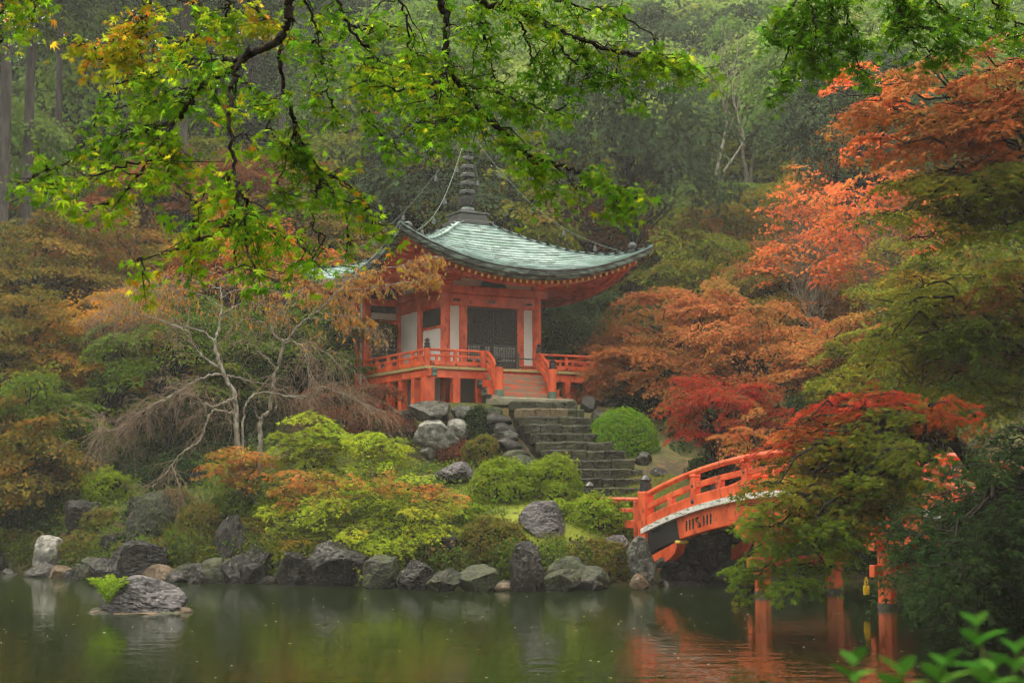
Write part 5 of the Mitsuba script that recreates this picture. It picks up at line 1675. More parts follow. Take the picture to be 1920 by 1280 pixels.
bough_tree('maple_tree', P(2120, 900, 27) * [1, 1, 0] + [0, 0, 1.8], P(1990, 420, 26.5),
           tg('coral', 26.5, (1560, 165), (1610, 135), (1580, 215), (1660, 120))
           + tg('salmon', 26.0, (1700, 215), (1640, 190), (1720, 150), (1760, 120), (1790, 190), (1850, 130), (1900, 90), (1880, 180), (1930, 140), (1740, 260), (1800, 250), (1860, 250), (1920, 230), (1830, 90), (1905, 55), (1670, 255), (1780, 155))
           + tg('olivegreen', 25.5, (1690, 330), (1660, 400), (1740, 330), (1720, 400), (1800, 330), (1780, 400), (1860, 330), (1840, 410), (1900, 380), (1930, 310), (1640, 360), (1700, 450), (1790, 450), (1870, 450)),
           203, 'maple at the upper right with coral sprays above and olive sprays below', leaf=.088, sr=.50, per=125, n_along=5, trunk=.17, spread=.45, droop=.45)
bough_tree('maple_tree', P(2150, 980, 28.5) * [1, 1, 0] + [0, 0, 2.0], P(1960, 680, 28),
           tg('olivegreen', 28, (1640, 560), (1690, 520), (1740, 545), (1800, 520), (1860, 500), (1910, 520), (1600, 640), (1650, 620), (1700, 600), (1760, 610), (1830, 590), (1900, 590), (1620, 690), (1690, 680), (1750, 680), (1820, 660), (1890, 660), (1580, 710), (1660, 740), (1730, 730), (1800, 730), (1870, 720), (1920, 690))
           + tg('green', 27.3, (1700, 640), (1780, 640), (1840, 700), (1780, 760), (1850, 770), (1910, 760), (1720, 770))
           + tg('rust', 27.6, (1870, 560), (1930, 620), (1900, 540), (1800, 690)),
           204, 'big olive green maple on the right edge behind the bridge maple', leaf=.090, tmpl=STAR3, sr=.60, per=165, n_along=5, trunk=.17, spread=.5, droop=.45)

# ------------------------------------------------------------------ young maples on the island shore
def island_maple(targets, fork, base_y, seed, label, **kw):
    fx, fy, fY = fork
    f = P(fx, fy, fY)
    b = np.array([f[0], f[1] + .1, 0])
    b[2] = float(ground_z(b[0], b[1])) - .1
    kw = {**dict(leaf=.088, tmpl=STAR3, sr=.38, per=95, n_along=4, trunk=.045, spread=.26, droop=.35, mat='leaf'), **kw}
    return bough_tree('young_maple', b, f, targets, seed, label, **kw)


island_maple(tg('yellowgreen', 39.4, (560, 778), (598, 768), (575, 800), (620, 800), (545, 830), (530, 808), (640, 800), (510, 835), (570, 830), (620, 840), (660, 830), (540, 860), (600, 870), (640, 875), vary=.5), (590, 900, 39.8), 930, 301, 'yellow green young maple below the cherry trunks', per=95)
island_maple(tg('yellowgreen', 39.0, (670, 815), (700, 805), (745, 815), (690, 835), (720, 815), (745, 850), (680, 870), (760, 830), (730, 880), (700, 900), vary=.5), (715, 930, 39.5), 950, 302, 'small yellow green maple in front of the terrace wall')
island_maple(tg('tipped', 39.9, (420, 830), (390, 850), (460, 840), (490, 850), (440, 870), (400, 880), (480, 880), (510, 860), vary=.5) + tg('green', 39.8, (430, 910), (480, 915), (520, 900)), (460, 920, 40.0), 950, 303, 'orange and green young maple at the foot of the left cherry')
island_maple(tg('tipped', 38.1, (520, 880), (560, 870), (600, 885), (640, 880), (510, 910), (570, 900), (620, 915), (660, 905), (540, 930), vary=.5) + tg('yellowgreen', 37.7, (500, 950), (570, 950), (630, 950), (540, 980), (600, 990)), (585, 985, 38.6), 1000, 304, 'maple with orange pink tips at the middle of the island')
island_maple(tg('tipped', 37.6, (800, 900), (840, 910), (720, 888), (860, 930), vary=.5) + tg('yellowgreen', 37.6, (770, 895), (750, 915), (690, 895), (660, 920), (810, 925), vary=.5) + tg('yellowgreen', 37.0, (700, 930), (750, 950), (800, 950), (850, 945), (690, 970), (740, 990), (800, 985), (840, 975), (770, 1015), (720, 1025), (680, 1005)), (765, 1010, 37.9), 1020, 305, 'low spreading maple turning amber right of the orange tipped one', sr=.38, per=85)
island_maple(tg('olivegreen', 37.1, (490, 985), (530, 1000), (570, 1010), (620, 1005), (650, 1020), (600, 1030), (640, 985), (680, 1040), vary=.4), (590, 1030, 37.8), 1040, 306, 'low olive green maple spreading over the dark shore rocks')

island_maple(tg('yellowgreen', 36.7, (660, 1000), (700, 1025), (745, 1040), (790, 1020), (835, 1005), (860, 985), (720, 995), (620, 1020), vary=.3) + tg('olivegreen', 36.7, (540, 1030), (590, 1040), (640, 1045), (690, 1050), (500, 1015), vary=.3), (690, 1040, 37.2), 1050, 307, 'lowest maple sprays hanging out over the dark shore rocks', sr=.40, per=100)

# ------------------------------------------------------------------ weeping cherries
def cherry(name, label, limbs, seed, Y0, leafy=(), twig_len=(.5, 1.5), density=1.0):
    """limbs: (radius at start, radius at end, depth shift, weeping twigs per metre, [(x, y), ...]) in pixels of the photograph at Y0."""
    g = np.random.default_rng(seed)
    t = thing(name, label, 'tree')
    m = MB()
    P0, D0, LN = [], [], []
    leaf_at = []
    for r0, r1, dy, tw, pts in limbs:
        n = len(pts)
        p = np.array([P(x, y, Y0 + (dy if np.isscalar(dy) else dy[0]) * i / (n - 1) + .0) for i, (x, y) in enumerate(pts)])
        s = smooth_path(p, max(8, 4 * n))
        s[1:-1] += g.normal(0, .016, s[1:-1].shape)
        m.tube(s, np.linspace(r0, r1, len(s)) * .62, 7, cap=False)
        L = np.linalg.norm(np.diff(s, axis=0), axis=1).sum()
        k = int(L * tw * density)
        if k:
            q = g.uniform(.12, 1, k)
            q[:max(3, k // 5)] = g.uniform(.85, 1, max(3, k // 5))
            i = np.minimum((q * (len(s) - 1)).astype(int), len(s) - 2)
            tan = s[i + 1] - s[i]
            tan /= np.linalg.norm(tan, axis=1, keepdims=True)
            d = tan * .8 + g.normal(0, .42, (k, 3)) + [0, 0, .12]
            P0.append(s[i])
            D0.append(d / np.linalg.norm(d, axis=1, keepdims=True))
            LN.append(g.uniform(*twig_len, k) * (.42 if np.mean([q_[0] for q_ in pts]) > 590 and pts[0][1] < 640 else 1.0))
    p0, d, ln = np.vstack(P0), np.vstack(D0), np.concatenate(LN)

    def weep(p0, d, ln, n, pull):
        pts, c = [p0], d.copy()
        for j in range(n - 1):
            c = c + np.array([0, 0, -pull]) * (j + 1) / n + g.normal(0, .20, c.shape)
            c /= np.linalg.norm(c, axis=1, keepdims=True)
            pts.append(pts[-1] + c * (ln / (n - 1))[:, None])
        return np.stack(pts, 1)
    a = weep(p0, d, ln, 8, .42)
    k = 5
    i = np.repeat(np.arange(len(a)), k)
    j = g.integers(2, 7, len(i))
    b0 = a[i, j]
    bd = a[i, j] - a[i, j - 1]
    bd = bd / np.linalg.norm(bd, axis=1, keepdims=True) + g.normal(0, .45, bd.shape)
    bd /= np.linalg.norm(bd, axis=1, keepdims=True)
    b = weep(b0, bd, ln[i] * g.uniform(.25, .6, len(i)), 6, .40)
    put('limbs', m, 'bark_pale', t, smooth=True)
    m = MB()
    v, f = tubes(a, np.linspace(.0085, .0032, 8)[None] * g.uniform(.55, 1.25, (len(a), 1)), 3)
    m.add(v, f)
    v, f = tubes(b, np.linspace(.0048, .0024, 6)[None] * g.uniform(.6, 1.2, (len(b), 1)), 3)
    m.add(v, f)
    put('twigs', m, 'twig', t, smooth=True, kind='stuff')
    if leafy:
        allp = np.vstack([a[:, 1:].reshape(-1, 3), b[:, 1:].reshape(-1, 3)])
        u = (allp[:, 0] / allp[:, 1]) * FOC * 1.003 + 960
        vpx = np.array([0.0])
        keep = np.zeros(len(allp), bool)
        for (x0, x1, z0, z1, frac) in leafy:
            lo, hi = P(x0, z1, Y0), P(x1, z0, Y0)
            keep |= (allp[:, 0] > lo[0]) & (allp[:, 0] < hi[0]) & (allp[:, 2] > lo[2]) & (allp[:, 2] < hi[2]) & (g.random(len(allp)) < frac)
        q = allp[keep]
        n = len(q)
        nn = g.normal(0, 1, (n, 3)) * [1, 1, .3]
        tip = np.tile([0, 0, -1.0], (n, 1)) + g.normal(0, .35, (n, 3))
        v, f, c = leaves(OVAL, q, nn, tip, .10 * np.exp(g.normal(0, .2, n)), mixpal(PAL['cherryleaf'], n, g))
        put_leaves([(v, f, c)], 'leaves', t, 'leaf', kind='stuff')
    return t


cherry('weeping_cherry', 'almost bare weeping cherry with pale twisted limbs, the left of the two', [
    (.145, .085, 0, 0, [(452, 935), (447, 860), (444, 800), (440, 743), (424, 708), (415, 687), (405, 653), (403, 637)]),
    (.085, .022, .4, 2, [(403, 637), (410, 618), (414, 600), (416, 570), (412, 535)]),
    (.060, .020, -.7, 7, [(412, 690), (390, 675), (373, 660), (362, 648), (357, 635), (352, 622), (330, 612), (300, 600), (260, 588), (225, 585)]),
    (.030, .012, -.4, 6, [(353, 622), (354, 600), (353, 575), (340, 560), (300, 548), (250, 545)]),
    (.045, .014, .5, 6, [(402, 640), (390, 628), (380, 621), (353, 616), (320, 606), (280, 590), (240, 600)]),
    (.060, .018, -.9, 15, [(420, 702), (400, 702), (387, 706), (372, 712), (360, 718), (348, 726), (340, 731), (326, 738), (310, 748), (290, 757), (270, 768), (248, 785), (227, 800), (200, 808), (180, 808)]),
    (.040, .012, -.4, 10, [(360, 718), (345, 728), (325, 740), (290, 760), (262, 778), (240, 800)]),
    (.050, .016, .6, 9, [(424, 704), (440, 706), (453, 710), (472, 716), (490, 718), (508, 724), (522, 732)]),
    (.065, .016, -1.0, 5, [(438, 776), (424, 772), (410, 768), (400, 770), (393, 778), (388, 790), (382, 808), (374, 826), (360, 836), (347, 844), (335, 855), (323, 871), (312, 884), (298, 900), (285, 915)]),
    (.070, .022, -.8, 13, [(443, 760), (441, 750), (432, 749), (423, 754), (412, 758), (400, 762), (385, 757), (372, 748), (358, 740), (340, 738)]),
    (.075, .050, .1, 0, [(456, 925), (455, 850), (455, 812), (456, 785), (460, 762)]),
    (.055, .018, .5, 9, [(460, 762), (470, 745), (482, 738), (495, 735), (510, 736), (520, 738), (540, 743), (560, 748), (578, 742), (593, 728), (610, 726), (627, 733), (640, 738), (655, 745)]),
    (.022, .010, .2, 5, [(416, 575), (390, 560), (360, 550), (320, 548), (290, 555)]),
    (.022, .010, .3, 5, [(413, 560), (440, 545), (470, 540), (500, 545)]),
    (.024, .008, .3, 12, [(352, 612), (310, 590), (270, 575), (230, 572), (195, 590)]),
    (.024, .008, .5, 12, [(414, 590), (450, 572), (490, 568), (520, 580)]),
    (.022, .008, -.5, 12, [(412, 540), (370, 530), (320, 535), (270, 545)]),
    (.026, .008, -.8, 14, [(323, 871), (330, 895), (338, 920), (335, 950)]),
], 401, 41.2, leafy=((190, 560, 520, 600, .30),), density=1.45)
cherry('weeping_cherry', 'weeping cherry keeping orange leaves on its upper branches beside the hall', [
    (.135, .070, .2, 0, [(486, 935), (488, 850), (488, 800), (489, 785), (500, 775), (507, 768), (510, 742), (513, 712), (520, 690), (527, 667), (531, 650), (533, 640)]),
    (.060, .020, .2, 4, [(533, 640), (522, 635), (514, 628), (510, 612), (512, 600), (523, 588), (535, 575), (540, 560)]),
    (.065, .020, .2, 5, [(533, 640), (545, 630), (560, 610), (577, 597), (592, 586), (604, 577), (615, 565), (627, 552)]),
    (.032, .010, -.6, 14, [(604, 577), (630, 550), (660, 543), (693, 540), (728, 534), (760, 530), (793, 523), (822, 520)]),
    (.026, .010, -.4, 14, [(627, 552), (660, 525), (700, 512), (740, 500), (780, 488), (815, 482)]),
    (.024, .008, -.5, 10, [(577, 597), (620, 600), (660, 612), (690, 618), (720, 628)]),
    (.024, .008, .2, 9, [(540, 560), (500, 548), (460, 530), (420, 528)]),
    (.022, .008, .2, 10, [(540, 560), (570, 540), (600, 530), (640, 520)]),
    (.036, .012, -.4, 7, [(519, 690), (505, 676), (493, 667), (482, 655), (470, 645), (460, 632)]),
    (.045, .016, -.5, 14, [(534, 642), (548, 640), (560, 646), (567, 648), (573, 660), (573, 672), (577, 693), (582, 715)]),
    (.030, .010, -.3, 12, [(550, 642), (590, 650), (620, 668), (640, 690)]),
    (.040, .022, -.2, 0, [(489, 785), (484, 782), (478, 772), (480, 764), (474, 762)]),
    (.040, .012, -.4, 11, [(540, 742), (575, 742), (600, 728), (622, 730), (650, 742), (680, 755), (710, 770)]),
    (.022, .008, .4, 12, [(545, 575), (580, 560), (620, 565), (660, 580)]),
    (.020, .008, -.3, 12, [(592, 586), (630, 590), (670, 600), (700, 640)]),
    (.020, .008, -.3, 8, [(510, 612), (480, 600), (450, 600), (430, 620)]),
], 402, 41.6, leafy=((430, 845, 470, 615, .34), (560, 760, 600, 660, .10)), density=1.3)

# ------------------------------------------------------------------ clipped azaleas and other low shrubs
def mound(x0, y0, x1, y1, pal, seed, label, name='azalea_shrub', leaf=.072, Y=None, lai=2.0, flat=1.0, shaggy=.10, tmpl=RHOMB, lump=1.0):
    """A rounded shrub: a skin of small leaves over a solid core coloured dark to read as shaded depth."""
    g = np.random.default_rng(seed)
    Y = Y or ground_hit((x0 + x1) / 2, y1) + .1
    a, b = P(x0, y1, Y), P(x1, y0, Y)
    rx, h = (b[0] - a[0]) / 2, b[2] - a[2]
    c = np.array([(a[0] + b[0]) / 2, Y + rx * .7, a[2] + h * .42])
    R_ = np.array([rx * .97, rx * .85, h * .58])
    t = thing(name, label, 'shrub')

    def skin(d):
        k = 1 + .74 * lump * (meshkit.fbm(d * 2.2 + seed * 1.7, 3, seed)[:, None] - .52)
        k += .10 * np.abs(meshkit.noise(d * 7 + seed, seed)[:, None] - .5)
        return d * k
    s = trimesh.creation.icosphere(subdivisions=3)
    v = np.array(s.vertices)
    put('stems', (c + skin(v) * R_ * .86, s.faces), 'core', t, smooth=True)  # solid dark body that stands for the shaded inside of the shrub
    area = 2 * math.pi * rx * max(rx, h) * 1.3
    n = int(np.clip(area * lai / (.36 * leaf * leaf), 1500, 22000))
    d = g.normal(size=(n, 3))
    d /= np.linalg.norm(d, axis=1, keepdims=True)
    d[:, 2] = np.where(d[:, 2] < -.55, -d[:, 2], d[:, 2])
    # leaves stand in small tufts
    tf = g.normal(size=(max(60, n // 22), 3))
    tf /= np.linalg.norm(tf, axis=1, keepdims=True)
    i = g.integers(0, len(tf), n)
    tuft = tf[i] + g.normal(0, .07, (n, 3))
    tuft /= np.linalg.norm(tuft, axis=1, keepdims=True)
    d = np.where(g.random((n, 1)) < .6, tuft, d)
    d[:, 2] = np.where(d[:, 2] < -.55, -d[:, 2], d[:, 2])
    p = c + skin(d) * R_ * (1 + g.normal(-.02, .05, (n, 1)) + shaggy * g.random((n, 1)) ** 3 + .22 * min(lump, 1) * g.random((n, 1)) ** 14)
    col = mixpal(PAL[pal], n, g)
    base = mixpal(PAL[pal], len(tf), g)[i]
    col = col * .5 + base * .5
    nn = d * [1, 1, 1.2] + g.normal(0, .55, (n, 3))
    put_leaves([leaves(tmpl, p, nn, d * .5 + g.normal(0, .6, (n, 3)) + [0, 0, .35], leaf * np.exp(g.normal(0, .22, n)), col)], 'leaves', t, kind='stuff')


mound(1100, 768, 1240, 912, 'boxgreen', 1, 'large round clipped bush right of the stone stairway', 'clipped_bush', leaf=.062, Y=43.0, shaggy=.015, lai=2.8, lump=.12)
mound(1292, 858, 1402, 905, 'deep', 2, 'flat topped dark green shrub behind the bridge rail', leaf=.075, Y=41.0)
mound(1066, 934, 1176, 1008, 'azalea', 3, 'rounded azalea left of the bridge newel')
mound(868, 974, 984, 1066, 'azaleabrown', 4, 'round azalea with a brown skirt above the shore rocks', shaggy=.12)
mound(1064, 1016, 1176, 1098, 'azaleabrown', 5, 'round brownish green azalea hanging over the water near the bridge')
mound(888, 868, 1000, 948, 'azalea', 6, 'azalea mound right of the dark purple rock', shaggy=.2)
mound(985, 862, 1088, 938, 'azalea', 7, 'azalea mound at the left foot of the stone stairway', shaggy=.2)
mound(862, 948, 908, 982, 'azalea', 8, 'small azalea ball between the amber maple and the bright grass')
mound(816, 822, 895, 878, 'redshrub', 9, 'dark red azalea under the terrace wall')
mound(868, 822, 942, 880, 'azaleabrown', 10, 'olive azalea touching the dark red one')
mound(146, 884, 232, 950, 'azalea', 11, 'cloud pruned shrub at the left of the island', shaggy=.15)
mound(260, 866, 372, 925, 'deep', 12, 'dark rounded shrub under the long bare cherry branch', shaggy=.12)
mound(150, 956, 218, 1000, 'azaleabrown', 13, 'small low azalea beside the speckled rock')
mound(112, 998, 182, 1056, 'azaleabrown', 14, 'brownish azalea between the pale rock and the low dark rock')
mound(325, 955, 410, 1045, 'azaleabrown', 15, 'azalea spilling down beside the leaning slab', shaggy=.25)
mound(300, 1000, 372, 1060, 'green', 16, 'low leafy shrub above the mossy waterline rock', shaggy=.3)
mound(1020, 905, 1070, 945, 'azalea', 17, 'little bright azalea in front of the stairway mound', shaggy=.25)
mound(1165, 972, 1225, 1018, 'azalea', 18, 'tufted low shrub just under the bridge newel', shaggy=.35)
mound(640, 1000, 720, 1060, 'green', 19, 'leafy creeper hanging over the broad dark rock', shaggy=.35)
mound(430, 975, 530, 1030, 'azaleabrown', 20, 'olive shrub behind the leaning slab', shaggy=.3)
mound(865, 770, 925, 830, 'deep', 21, 'dark ivy on the terrace wall beside the stairs', 'ivy', leaf=.07, shaggy=.3, Y=44.0)
mound(230, 940, 330, 985, 'deep', 22, 'dark low shrub behind the tall mossy rock', shaggy=.2)
mound(40, 935, 120, 1000, 'deep', 23, 'dark shrub behind the pale rock at the far left', shaggy=.2)
mound(380, 930, 470, 985, 'green', 24, 'green shrub at the foot of the left cherry', shaggy=.3)
mound(760, 1010, 815, 1060, 'azaleabrown', 25, 'small olive shrub left of the jutting boulder', shaggy=.3)
mound(1010, 940, 1075, 975, 'azalea', 26, 'bright low azalea behind the purple grey boulder', shaggy=.25)

for i_, (x0, y0, x1, y1, pal_, lb) in enumerate(((500, 1000, 590, 1062, 'azaleabrown', 'olive shrub spilling over the low dark rock'), (700, 1015, 770, 1070, 'green', 'green creeper over the rocks under the amber maple'), (590, 985, 660, 1040, 'azaleabrown', 'low shrub under the orange tipped maple'),
        (220, 1000, 270, 1040, 'deep', 'small dark shrub before the tall mossy rock'), (60, 980, 118, 1030, 'deep', 'dark shrub behind the pale rock at the shore end'), (385, 1030, 440, 1075, 'green', 'fern clump at the foot of the leaning slab'), (930, 1000, 985, 1050, 'azaleabrown', 'brown green shrub left of the tall pointed rock'),
        (470, 940, 540, 990, 'azalea', 'bright low shrub beneath the yellow green maple'), (290, 920, 350, 965, 'azaleabrown', 'shrub behind the tall mossy rock under the twigs'), (-40, 960, 40, 1030, 'deep', 'dark shrub added to darken the left frame edge by the water'), (1180, 930, 1230, 965, 'green', 'small green shrub at the foot of the stone stairway'))):  # the shrub at the left frame edge is added to darken it
    mound(x0, y0, x1, y1, pal_, 60 + i_, lb, 'low_shrub', shaggy=.3)

for i_, (x0, y0, x1, y1, lb) in enumerate(((1390, 955, 1500, 1080, 'dark shrub added to darken the shore seen under the left bay of the bridge'), (1475, 940, 1600, 1082, 'dark shrub added to darken the far shore between the bridge piers'), (1580, 930, 1720, 1082, 'dark shrub added to darken the far shore behind the right pier'), (1690, 930, 1840, 1085, 'dark shrub added to darken the bank behind the right end of the bridge'),
        (1740, 1085, 1880, 1190, 'dark shrub added to darken the foot of the dark overhanging tree'), (1840, 1100, 1990, 1225, 'dark shrub added to darken the right edge by the water'), (1830, 930, 1990, 1110, 'dark shrub added to darken the right bank behind the dark overhanging tree'))):
    mound(x0, y0, x1, y1, 'deep', 90 + i_, lb, 'dark_shrub', leaf=.085, shaggy=.3)  # dark shrubs added where the bank came out too bright

# ---- bright grass on the slope
g = np.random.default_rng(77)
n = 60000
x, y = g.uniform(-4.5, 4.6, n), g.uniform(34.0, 41.5, n)
z = ground_z(x, y)
ok = (z > .75) & (g.random(n) < np.clip(1.5 * meshkit.noise(np.stack([x * .9, y * .9, 0 * x], 1), 2), .05, 1)) & ((x > -1.8) | (g.random(n) < .25))
x, y, z = x[ok], y[ok], z[ok]
n = len(x)
L = g.uniform(.05, .15, n)
d = np.stack([g.normal(0, .5, n), g.normal(-.2, .5, n), np.ones(n)], 1)
d /= np.linalg.norm(d, axis=1, keepdims=True)
p = np.stack([x, y, z - .01], 1)
sd_ = np.stack([g.normal(size=n), g.normal(size=n), 0 * x], 1)
sd_ = sd_ / np.linalg.norm(sd_, axis=1, keepdims=True) * .010
tri = np.stack([p - sd_, p + sd_, p + d * L[:, None] - [0, 0, .01]], 1).reshape(-1, 3)
gc = mixpal([(4, (.20, .26, .016)), (3, (.27, .31, .02)), (1, (.30, .24, .04)), (1, (.12, .17, .015))], n, g)
put('grass', (tri, np.arange(3 * n).reshape(-1, 3)), 'leaf', color=np.repeat(gc, 3, 0), kind='stuff', label='bright yellow green grass and moss on the slope above the shore', cat='grass')
# the turf itself, a skin just above the earth
sh = ground_sheet(-5, 5, 34, 42)
tc = sh[0][sh[1]].mean(1)
keep = (tc[:, 2] > .55) & (tc[:, 0] < 2.7 - .12 * (tc[:, 1] - 38))
put('lawn', (sh[0] + [0, 0, .012], sh[1][keep]), 'lawn', smooth=True, kind='structure', label='mossy bright turf on the island slope', cat='lawn')

# ---- tufts of long grass among the azaleas
for i, (x_, y_, lb) in enumerate(((985, 925, 'tuft of long pale grass between the two azalea mounds'), (835, 1040, 'thin grass tuft beside the jutting boulder'), (1040, 1030, 'grass tuft hanging by the whitish rock'), (545, 1060, 'small fern tuft in the dark shore rocks'), (330, 1010, 'grass tuft under the drooping cherry twigs'))):
    Y = ground_hit(x_, y_)
    b = P(x_, y_, Y)
    n = 130
    s = b + g.normal(0, .12, (n, 3)) * [1, .6, .2]
    e = s + np.stack([g.normal(0, .22, n), g.normal(-.1, .15, n), g.uniform(.2, .5, n)], 1)
    lp = limb_paths(s, e, g, 5, .10, .02)
    v, f = tubes(lp, np.linspace(.006, .0015, 5)[None] * np.ones((n, 1)), 3)
    k = len(v) // n
    put('grass_tuft', (v, f), 'leaf', color=np.repeat(mixpal(PAL['lime'], n, g), k, 0), label=lb, cat='grass')

# ---- fern on the pond rock
fern = thing('fern', 'bright green fern growing on the left end of the pond rock', 'fern')
fb = P(203, 1132, Yp + .25)
for k in range(15):
    a = k / 15 * 6.28 + g.uniform(-.3, .3)
    L = g.uniform(.55, .80)
    q = np.linspace(0, 1, 10)
    pth = fb + np.stack([math.cos(a) * L * .66 * q, math.sin(a) * L * .42 * q, L * (1.30 * q - .62 * q ** 2.4)], 1)
    pth += g.normal(0, .006, pth.shape)
    mid = (pth[1:] + pth[:-1]) / 2
    tan = np.diff(pth, axis=0)
    tan /= np.linalg.norm(tan, axis=1, keepdims=True)
    pp, nn, tt_ = [], [], []
    for j in range(9):
        for h in (0.0, .5):
            pos = pth[j] * (1 - h) + pth[j + 1] * h
            side = np.cross(tan[j], [0, 0, 1.0])
            side /= np.linalg.norm(side)
            for sg_ in (-1, 1):
                pp.append(pos)
                tt_.append(side * sg_ + tan[j] * .45)
                nn.append(np.cross(side, tan[j]) + g.normal(0, .15, 3))
    m_ = len(pp)
    sz = np.repeat(.15 * np.sin(np.linspace(.35, 3.0, 18)), 2) * np.exp(g.normal(0, .1, m_))
    lv = leaves((OVAL[0] * [.62, 1, 1], OVAL[1]), np.array(pp), np.array(nn), np.array(tt_), sz, mixpal(PAL['fern'], m_, g, .1))
    v, f = tubes(pth[None], np.linspace(.006, .002, 10)[None], 4)
    lv = (np.vstack([lv[0], v]), np.vstack([lv[1], f + len(lv[0])]), np.vstack([lv[2], np.tile([.16, .20, .03], (len(v), 1))]))
    put_leaves([lv], 'frond', fern)

# ---- leaves afloat on the pond
n = 130
Yw = g.uniform(17.5, 34, n)
X = g.uniform(-.36, .33, n) * Yw
ok = (ground_z(X, Yw) < -.2) & ((X - P(262, 1150, Yp)[0]) ** 2 + (Yw - Yp - .5) ** 2 > 1.6)
X, Yw = X[ok], Yw[ok]
for x_, y_ in zip(X, Yw):
    v, f, c = leaves(STAR3 if g.random() < .5 else OVAL, np.array([[x_, y_, .006]]), np.array([[.02, .05, 1.0]]), g.normal(size=(1, 3)), [g.uniform(.04, .08)], mixpal([(3, (.50, .40, .20)), (2, (.45, .22, .05)), (2, (.55, .50, .36))], 1, g))
    put('floating_leaf', (v, f), 'leaf', color=c, label='tiny fallen leaf afloat on the dark pond', cat='leaf', group='fallen leaves afloat on the pond')

# ------------------------------------------------------------------ the green maple boughs close overhead
def maple_bough(name, label, limbs, seed, cat='branch', leaf=.027, dens=1.2, fine=False, drop=.55):
    """limbs: (r0, r1, Y, twigs per metre, palette, [(x, y, dY), ...])."""
    g = np.random.default_rng(seed)
    t = thing(name, label, cat)
    m = MB()
    A, B, C = [], [], []
    for r0, r1, Y, tw, pal, pts in limbs:
        p = np.array([P(x, y, Y + dy) for x, y, dy in pts])
        s = smooth_path(p, max(10, 6 * len(p)))
        s[1:-1] += g.normal(0, .006, s[1:-1].shape)
        br = MB().tube(s, np.linspace(r0, r1, len(s)) * (1 + .10 * g.normal(0, 1, len(s))), 8)
        put('limb', br, 'bark_dark', t, smooth=True)
        L = np.linalg.norm(np.diff(s, axis=0), axis=1).sum()
        k = max(3, int(L * tw * dens))
        q = np.sort(g.uniform(.03, 1, k))
        q[-2:] = (.97, 1.0)
        i = np.minimum((q * (len(s) - 1)).astype(int), len(s) - 2)
        tan = s[i + 1] - s[i]
        tan /= np.linalg.norm(tan, axis=1, keepdims=True)
        d = tan * g.uniform(.5, 1.1, (k, 1)) + g.normal(0, .55, (k, 3)) * [1, 1.2, .60] + [0, 0, -.05]
        ln = g.uniform(.05, .17, k) * (1.15 - .45 * q)
        w = s[i][:, None] + (d / np.linalg.norm(d, axis=1, keepdims=True))[:, None] * (ln[:, None] * np.linspace(0, 1, 6))[..., None]
        w[..., 2] -= .16 * ln[:, None] * np.linspace(0, 1, 6) ** 2
        w[:, 1:-1] += g.normal(0, .008, w[:, 1:-1].shape)
        v, f = tubes(w, np.linspace(.0042, .0016, 6)[None] * np.ones((k, 1)), 5)
        m.add(v, f)
        # side twiglets, then leaves in pairs at every node
        kk = 2
        i2 = np.repeat(np.arange(k), kk)
        j2 = g.integers(2, 6, len(i2))
        s2 = w[i2, j2]
        d2 = (w[i2, 5] - w[i2, 0]) * .30 + g.normal(0, .05, s2.shape) * [1, 1, .6] - [0, 0, .02]
        w2 = s2[:, None] + d2[:, None] * np.linspace(0, 1, 4)[None, :, None]
        v, f = tubes(w2, np.linspace(.0024, .0012, 4)[None] * np.ones((len(w2), 1)), 4)
        m.add(v, f)
        nodes = np.vstack([w[:, 2:].reshape(-1, 3), w2[:, 1:].reshape(-1, 3), w2[:, -1], w[:, -1]])
        A.append(nodes)
        C += [pal] * len(nodes)
    put('twigs', m, 'bark_dark', t, smooth=True, kind='stuff')
    nd = np.vstack(A)
    pos, col = [], []
    C = np.array(C)
    for pal in sorted(set(C)):
        q = np.repeat(nd[C == pal], 2, 0)
        pos.append(q)
        col.append(mixpal(PAL[pal], len(q), g, .20))
    q, col = np.vstack(pos), np.vstack(col)
    n = len(q)
    q = q + g.normal(0, .022, (n, 3)) - [0, 0, .012]
    tip = np.stack([g.normal(0, .7, n), g.normal(-.15, .6, n), -drop - .4 * g.random(n)], 1)
    nn = np.stack([g.normal(0, .5, n), g.normal(-.35, .5, n), g.uniform(.35, 1.1, n)], 1)
    sz = leaf * np.exp(g.normal(0, .28, n))
    tl = tip / np.linalg.norm(tip, axis=1, keepdims=True)
    q = q + tl * (sz * .5)[:, None]
    crl = g.uniform(-.6, 2.8, n)
    # the leaves nearest the camera are parts of their own, the rest one part
    near = np.argsort(q[:, 1] / sz)[:300]
    far = np.setdiff1d(np.arange(n), near)
    kv, kf = len(MAPLE[0]), len(MAPLE[1])
    for j in near:
        v, f, c = leaves(MAPLE, q[j:j + 1], nn[j:j + 1], tip[j:j + 1], sz[j:j + 1], col[j:j + 1], crl[j:j + 1])
        put('leaf', (v, f), 'leaf_wet', t, color=c)
    if len(far):
        put_leaves([leaves(MAPLE, q[far], nn[far], tip[far], sz[far], col[far], crl[far])], 'leaves', t, 'leaf_wet', kind='stuff')
    # raindrops hang from some leaf tips
    dr_ = g.choice(n, min(n, 160), replace=False)
    ico = trimesh.creation.icosphere(subdivisions=1)
    pd = q[dr_] + tl[dr_] * (sz[dr_] * .95)[:, None]
    v = (pd[:, None] + np.array(ico.vertices)[None] * .0032).reshape(-1, 3)
    f = (np.array(ico.faces)[None] + (np.arange(len(pd)) * len(ico.vertices))[:, None, None]).reshape(-1, 3)
    put('raindrops', (v, f), 'drop', t, smooth=True, kind='stuff')
    return t


